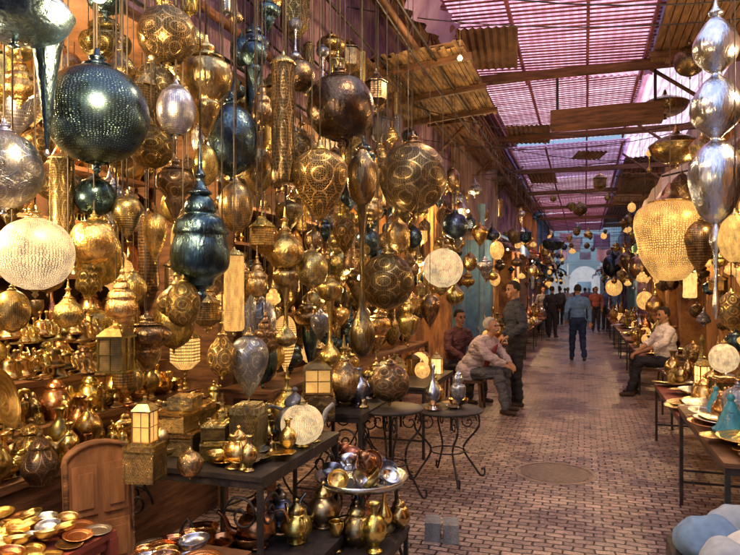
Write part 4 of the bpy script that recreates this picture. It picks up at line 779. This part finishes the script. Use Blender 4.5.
# ---------------------------------------------------------------- people
clothm={}
def person(loc,head,pose,cols,label,vox=.0085,bald=False,beard=False):
    T0=Vector((0,0,.93)); hz=pose.get('hip',.93); lean=math.radians(pose.get('lean',0)); Rx=Matrix.Rotation(-lean,3,'X'); hy=pose.get('hipy',0)
    U=lambda p: Rx@(Vector(p)-T0)+Vector((0,hy,hz))
    nod=Matrix.Rotation(math.radians(-pose.get('nod',0)),3,'X'); hr=Matrix.Rotation(math.radians(pose.get('turn',0)),3,'Z')@nod
    HC=U((0,.01,1.55)); lo=pose.get('loose',1.0)
    def Hd(p): return hr@Vector(p)+HC
    P=[];tg=[]
    def add(p,t): P.append(p); tg.append(t)
    E3=Rx
    add(('e',U((0,-.005,.95)),(.17*lo,.13*lo,.14),E3,0),'t'); add(('e',U((0,0,1.08)),(.168*lo,.135*lo,.19),E3,0),'s'); add(('e',U((0,.005,1.29)),(.19*lo,.14*lo,.2),E3,0),'s')
    if pose.get('belly'): add(('e',U((0,.06,1.08)),(.16,.13,.14),E3,0),'s')
    if pose.get('skirt'): add(('e',U((0,.0,.93)),(.20*lo,.16*lo,.15),E3,0),'s')
    add(('c',U((-.13,0,1.41)),.072,U((.13,0,1.41)),.072),'s'); add(('c',U((0,-.01,1.46)),.068,U((0,.0,1.485)),.062),'s'); add(('c',U((0,0,1.44)),.056,HC,.052),'k')
    if pose.get('vest'): add(('e',U((0,.135*lo,1.24)),(.055,.03,.24),E3,0),'v')
    add(('e',Hd((0,.0,.11)),(.074,.092,.098),hr,0),'k'); add(('e',Hd((0,.025,.045)),(.056,.066,.062),hr,0),'k'); add(('c',Hd((0,.085,.085)),.011,Hd((0,.108,.062)),.015),'k')
    add(('e',Hd((0,.072,.115)),(.05,.02,.012),hr,0),'k'); add(('e',Hd((0,.09,.025)),(.024,.008,.007),hr,0),'l'); add(('e',Hd((0,.075,-.002)),(.025,.018,.018),hr,0),'h' if beard else 'k')
    for s in(-1,1):
        add(('e',Hd((s*.076,-.005,.08)),(.009,.02,.032),hr,0),'k'); add(('e',Hd((s*.031,.0835,.097)),(.013,.007,.006),hr,0),'y'); add(('e',Hd((s*.032,.084,.118)),(.021,.006,.005),hr,0),'h'); add(('e',Hd((s*.04,.06,.06)),(.022,.02,.022),hr,0),'k')
    if pose.get('mou'): add(('e',Hd((0,.094,.041)),(.03,.009,.007),hr,0),'h')
    for i,s in enumerate((-1,1)):
        sh=U((s*.185,0,1.4)); el,wr=[Vector(q) for q in pose['arms'][i]]
        add(('c',sh,.067*lo,el,.054*lo),'s')
        sl=pose.get('sleeve',.85); mid=el.lerp(wr,sl); rm=.048+(.036-.048)*sl
        add(('c',el,.054*lo,mid,(rm+.006)*lo),'s'); add(('c',el.lerp(wr,sl*.8),.036,wr,.025),'k')
        fd=(wr-el).normalized(); side=fd.cross(Vector((0,0,1)))
        if side.length<.2: side=Vector((1,0,0))
        side.normalize(); nrm=side.cross(fd).normalized()
        if nrm.z>0: nrm=-nrm
        add(('c',wr,.023,wr+fd*.04,.026),'k')
        for f,(o,l) in enumerate(((-.03,.066),(-.01,.075),(.01,.07),(.029,.055))):
            a=wr+fd*.03+side*o*.8; k1=wr+fd*.088+side*o; k2=k1+(fd+nrm*.45).normalized()*l*.5; k3=k2+(fd+nrm*1.3).normalized()*l*.45
            add(('c',a,.014,k1,.0115),'k'); add(('c',k1,.0105,k2,.0095),'k'); add(('c',k2,.0095,k3,.0085),'k')
        ts=side*(-s)
        a=wr+fd*.025+ts*.02; k1=a+(fd*.6+ts).normalized()*.04; k2=k1+(fd+ts*.3+nrm*.3).normalized()*.032; add(('c',a,.014,k1,.012),'k'); add(('c',k1,.0115,k2,.009),'k')
        hip=Vector((s*.095,hy,hz-.02)); kn,an,to=[Vector(q) for q in pose['legs'][i]]
        add(('c',hip,.1,kn,.074),'t'); add(('c',kn,.074,an+Vector((0,0,.03)),.056),'t'); add(('c',an+Vector((0,0,.03)),.036,an,.036),'k')
        he=an+(an-to).normalized()*.045; he.z=max(an.z-.05,.032)
        add(('c',he,.034,to-(to-he).normalized()*.03,.032),'b'); add(('c',an+Vector((0,0,-.02)),.036,he,.034),'b')
    me=solid(P,vox,2)
    n=len(me.polygons); cen=np.empty(n*3); me.polygons.foreach_get('center',cen); cen=cen.reshape(-1,3)
    best=np.full(n,1e9); tag=np.zeros(n,int); order={'t':0,'s':1,'k':2,'h':3,'y':4,'l':5,'b':6,'v':7}
    for p,t in zip(P,tg):
        if p[0]=='c':
            a=np.array(p[1]);b=np.array(p[3]);ab_=b-a; L2=max(ab_.dot(ab_),1e-9); u=np.clip((cen-a)@ab_/L2,0,1); dd=np.linalg.norm(cen-(a+u[:,None]*ab_),axis=1)-(p[2]+(p[4]-p[2])*u)
        else:
            Mi=np.array(p[3].transposed()); q=(cen-np.array(p[1]))@Mi.T; rr=np.array(p[2]); dd=(np.linalg.norm(q/rr,axis=1)-1)*rr.min()
        if t in 'yhlv': dd=dd-.0035
        m_=dd<best; best[m_]=dd[m_]; tag[m_]=order[t]
    me.materials.clear()
    def cm(c,kind):
        k=(tuple(c),kind)
        if k not in clothm:
            clothm[k]=rough(kind,c,[q*.6 for q in c],scale=14 if kind!='skin' else 8,rg=.5 if kind in('skin','shoe') else .85,bump=.5 if kind!='skin' else .1,lo=.25,hi=.6)
        return clothm[k]
    for k,nm in (('t','trousers'),('s','shirt'),('k','skin'),('h','hair'),('y','eye'),('l','lips'),('b','shoe'),('v','vest')):
        me.materials.append(cm(cols.get(k,{'k':(.46,.25,.15),'h':(.04,.03,.025),'y':(.02,.015,.01),'l':(.32,.12,.09),'b':(.05,.03,.02)}.get(k,(.1,.1,.1))),nm))
    me.polygons.foreach_set('material_index',tag.astype(np.int32)); me.polygons.foreach_set('use_smooth',[True]*n)
    vt=set()
    for pl,tt in zip(me.polygons,tag):
        if tt in(0,1): vt.update(pl.vertices)
    vn=[v.normal.copy() for v in me.vertices]
    for i in vt:
        v=me.vertices[i]; q=Vector((v.co.x*8,v.co.y*8,v.co.z*17)); a=noise.noise(q)*.018+(.5-abs(noise.noise(q*2.1)))*.018-.005; v.co+=vn[i]*a*lo
    me.update()
    o=ob('person',me,loc,(0,0,head),label=label,cat="person")
    if not bald:
        hm=MB(); prof=[(math.sin(t*pi/16),-math.cos(t*pi/16)) for t in range(5,17)]
        hm.lathe(prof,24,smooth=0,sc=(.083,.1,.1))
        for i,v in enumerate(hm.v):
            q=Vector(v); q*=1+.05*noise.noise(q*40)
            if q.y>.02 and q.z<.045: q.y=.02+(q.y-.02)*.35
            hm.v[i]=tuple(hr@(q+Vector((0,-.012,.122)))+HC)
        ob('hair',hm.mesh('hair',cm(cols.get('h',(.04,.03,.025)),'hair')),parent=o)
    return o
def stool(x,y,z,label="low wooden stool under a seated man"):
    E=ob('stool',None,(x,y,0),label=label,cat="stool"); ob('seat',MB().box((0,0,z-.02),(.34,.34,.04)).mesh('seat',M['wood']),parent=E)
    for sx in(-1,1):
        for sy in(-1,1): ob('leg',MB().tube([(sx*.13,sy*.13,z-.041),(sx*.16,sy*.16,.006)],.018).mesh('leg',M['wood']),parent=E)
st=dict(lean=3,turn=10,nod=8,loose=1.1,arms=[((-.28,-.03,1.14),(-.2,.16,1.0)),((.28,-.03,1.14),(.2,.15,.98))],legs=[((-.1,.03,.5),(-.11,0,.085),(-.13,.17,.035)),((.1,.05,.5),(.12,.02,.085),(.15,.19,.035))])
p,_=S(517,412,-.9); person((p.x,p.y,.006),math.radians(110),st,dict(s=(.055,.06,.085),t=(.03,.028,.035)),"man standing in dark jacket and black trousers")
se=dict(hip=.52,hipy=-.12,lean=30,nod=-4,mou=True,loose=1.2,vest=True,skirt=True,arms=[((-.26,.20,.80),(-.1,.42,.66)),((.26,.22,.80),(.08,.44,.64))],legs=[((-.13,.34,.53),(-.15,.36,.085),(-.17,.53,.035)),((.13,.36,.53),(.14,.46,.085),(.16,.63,.035))])
p,_=S(478,412,-1.38); person((p.x,p.y,.006),math.radians(-108),se,dict(s=(.56,.46,.50),v=(.30,.06,.07),t=(.10,.10,.13),h=(.42,.40,.39)),"older grey haired man seated leaning forward in loose jacket"); stool(p.x-.1,p.y+.03,.42)
se2=dict(hip=.52,hipy=-.12,lean=8,nod=5,turn=-10,arms=[((-.27,.02,.78),(-.14,.28,.62)),((.27,.02,.78),(.14,.28,.62))],legs=[((-.13,.32,.53),(-.13,.34,.085),(-.15,.51,.035)),((.13,.32,.53),(.13,.32,.085),(.15,.49,.035))])
p,_=S(456,405,-1.75); person((p.x,p.y+.35,.006),math.radians(-125),se2,dict(s=(.12,.05,.06),t=(.05,.045,.05)),"seated man in dark jacket beside the stall"); stool(p.x-.1,p.y+.42,.42)
se3=dict(hip=.54,hipy=-.1,lean=4,nod=6,turn=12,belly=True,sleeve=.3,mou=True,loose=1.1,arms=[((-.28,.06,.83),(-.08,.32,.68)),((.28,.04,.83),(.1,.33,.66))],legs=[((-.14,.36,.55),(-.13,.50,.085),(-.15,.67,.035)),((.13,.34,.55),(.12,.36,.085),(.14,.53,.035))])
p,_=S(660,405,1.12); person((p.x,p.y-.1,.006),math.radians(104),se3,dict(s=(.92,.88,.90),t=(.03,.03,.045)),"seated man in pale short sleeved shirt facing the alley"); stool(p.x+.12,p.y-.12,.44)
wk=dict(lean=3,arms=[((-.27,-.08,1.15),(-.25,.1,.95)),((.27,.06,1.15),(.26,-.02,.9))],legs=[((-.1,.16,.5),(-.1,.2,.09),(-.11,.37,.04)),((.1,.02,.5),(.1,-.24,.13),(.11,-.09,.045))])
wk2=dict(lean=1,arms=[((-.27,-.02,1.15),(-.22,.1,.92)),((.27,-.02,1.15),(.2,.18,1.0))],legs=[((-.09,.03,.5),(-.1,0,.09),(-.13,.17,.04)),((.1,.03,.5),(.11,.03,.09),(.14,.2,.045))])
WK=[(578,362,10,(.14,.30,.58),(.02,.04,.12),"man walking away in blue shirt and dark jeans",wk),(596,332,185,(.5,.16,.12),(.05,.05,.06),"person walking in red top",wk2),(552,338,-20,(.05,.05,.06),(.04,.04,.05),"person in dark clothes walking past stalls",wk2),(543,334,200,(.3,.3,.33),(.05,.05,.06),"person in grey top standing by a stall",wk),(568,322,170,(.7,.7,.66),(.1,.1,.2),"distant person in white shirt",wk),(606,330,10,(.1,.15,.4),(.05,.05,.05),"distant person in blue top",wk2),(560,325,30,(.08,.1,.1),(.03,.03,.03),"distant person in black clothes",wk2),(585,320,0,(.5,.3,.4),(.1,.1,.1),"distant person in pink top",wk),(575,317,190,(.2,.25,.3),(.1,.1,.1),"distant person in grey clothes",wk2),(594,319,20,(.6,.6,.65),(.1,.1,.15),"distant person in pale robe",wk2),(565,316,0,(.2,.1,.1),(.05,.05,.05),"distant person in brown clothes",wk),(580,315,0,(.3,.35,.5),(.05,.05,.08),"distant person in blue clothes",wk2),(589,314,180,(.15,.1,.1),(.05,.05,.05),"distant person in dark robe",wk)]
for (px,py,hd,s_,t_,l_,ps) in WK:
    yy=EYE*F/(py-290); xc=(px-370)/F*yy; X=xc*cs-yy*sn; Y=xc*sn+yy*cs
    person((X,Y,.006),math.radians(hd),ps,dict(s=s_,t=t_),l_,vox=.016)
# ---------------------------------------------------------------- world, sun, camera
w=bpy.data.worlds.new("World"); bpy.context.scene.world=w; w.use_nodes=True; nt=w.node_tree
EL=60; AZ=135
sky=nt.nodes.new('ShaderNodeTexSky'); sky.sky_type='NISHITA'; sky.sun_disc=False; sky.sun_elevation=math.radians(EL); sky.sun_rotation=math.radians(AZ)
bg=nt.nodes['Background']; bg.inputs[1].default_value=.15; nt.links.new(sky.outputs[0],bg.inputs[0])
l=bpy.data.lights.new('sun','SUN'); l.energy=5; l.angle=math.radians(.5); l.color=(1,.96,.90)
ce=math.cos(math.radians(EL)); sv=Vector((ce*math.sin(math.radians(AZ)),ce*math.cos(math.radians(AZ)),math.sin(math.radians(EL))))
so=ob('sun',l,(0,0,20)); so.rotation_euler=sv.to_track_quat('Z','Y').to_euler()
cam=bpy.data.cameras.new('camera'); co=ob('camera',cam,(0,0,EYE),(pi/2,0,TH)); cam.lens=18/math.tan(math.radians(30)); cam.sensor_width=36; cam.shift_y=12.5/740; cam.clip_end=1000; cam.clip_start=.05
bpy.context.scene.camera=co
sc=bpy.context.scene; sc.view_settings.view_transform='Standard'; sc.view_settings.look='None'; sc.view_settings.exposure=0
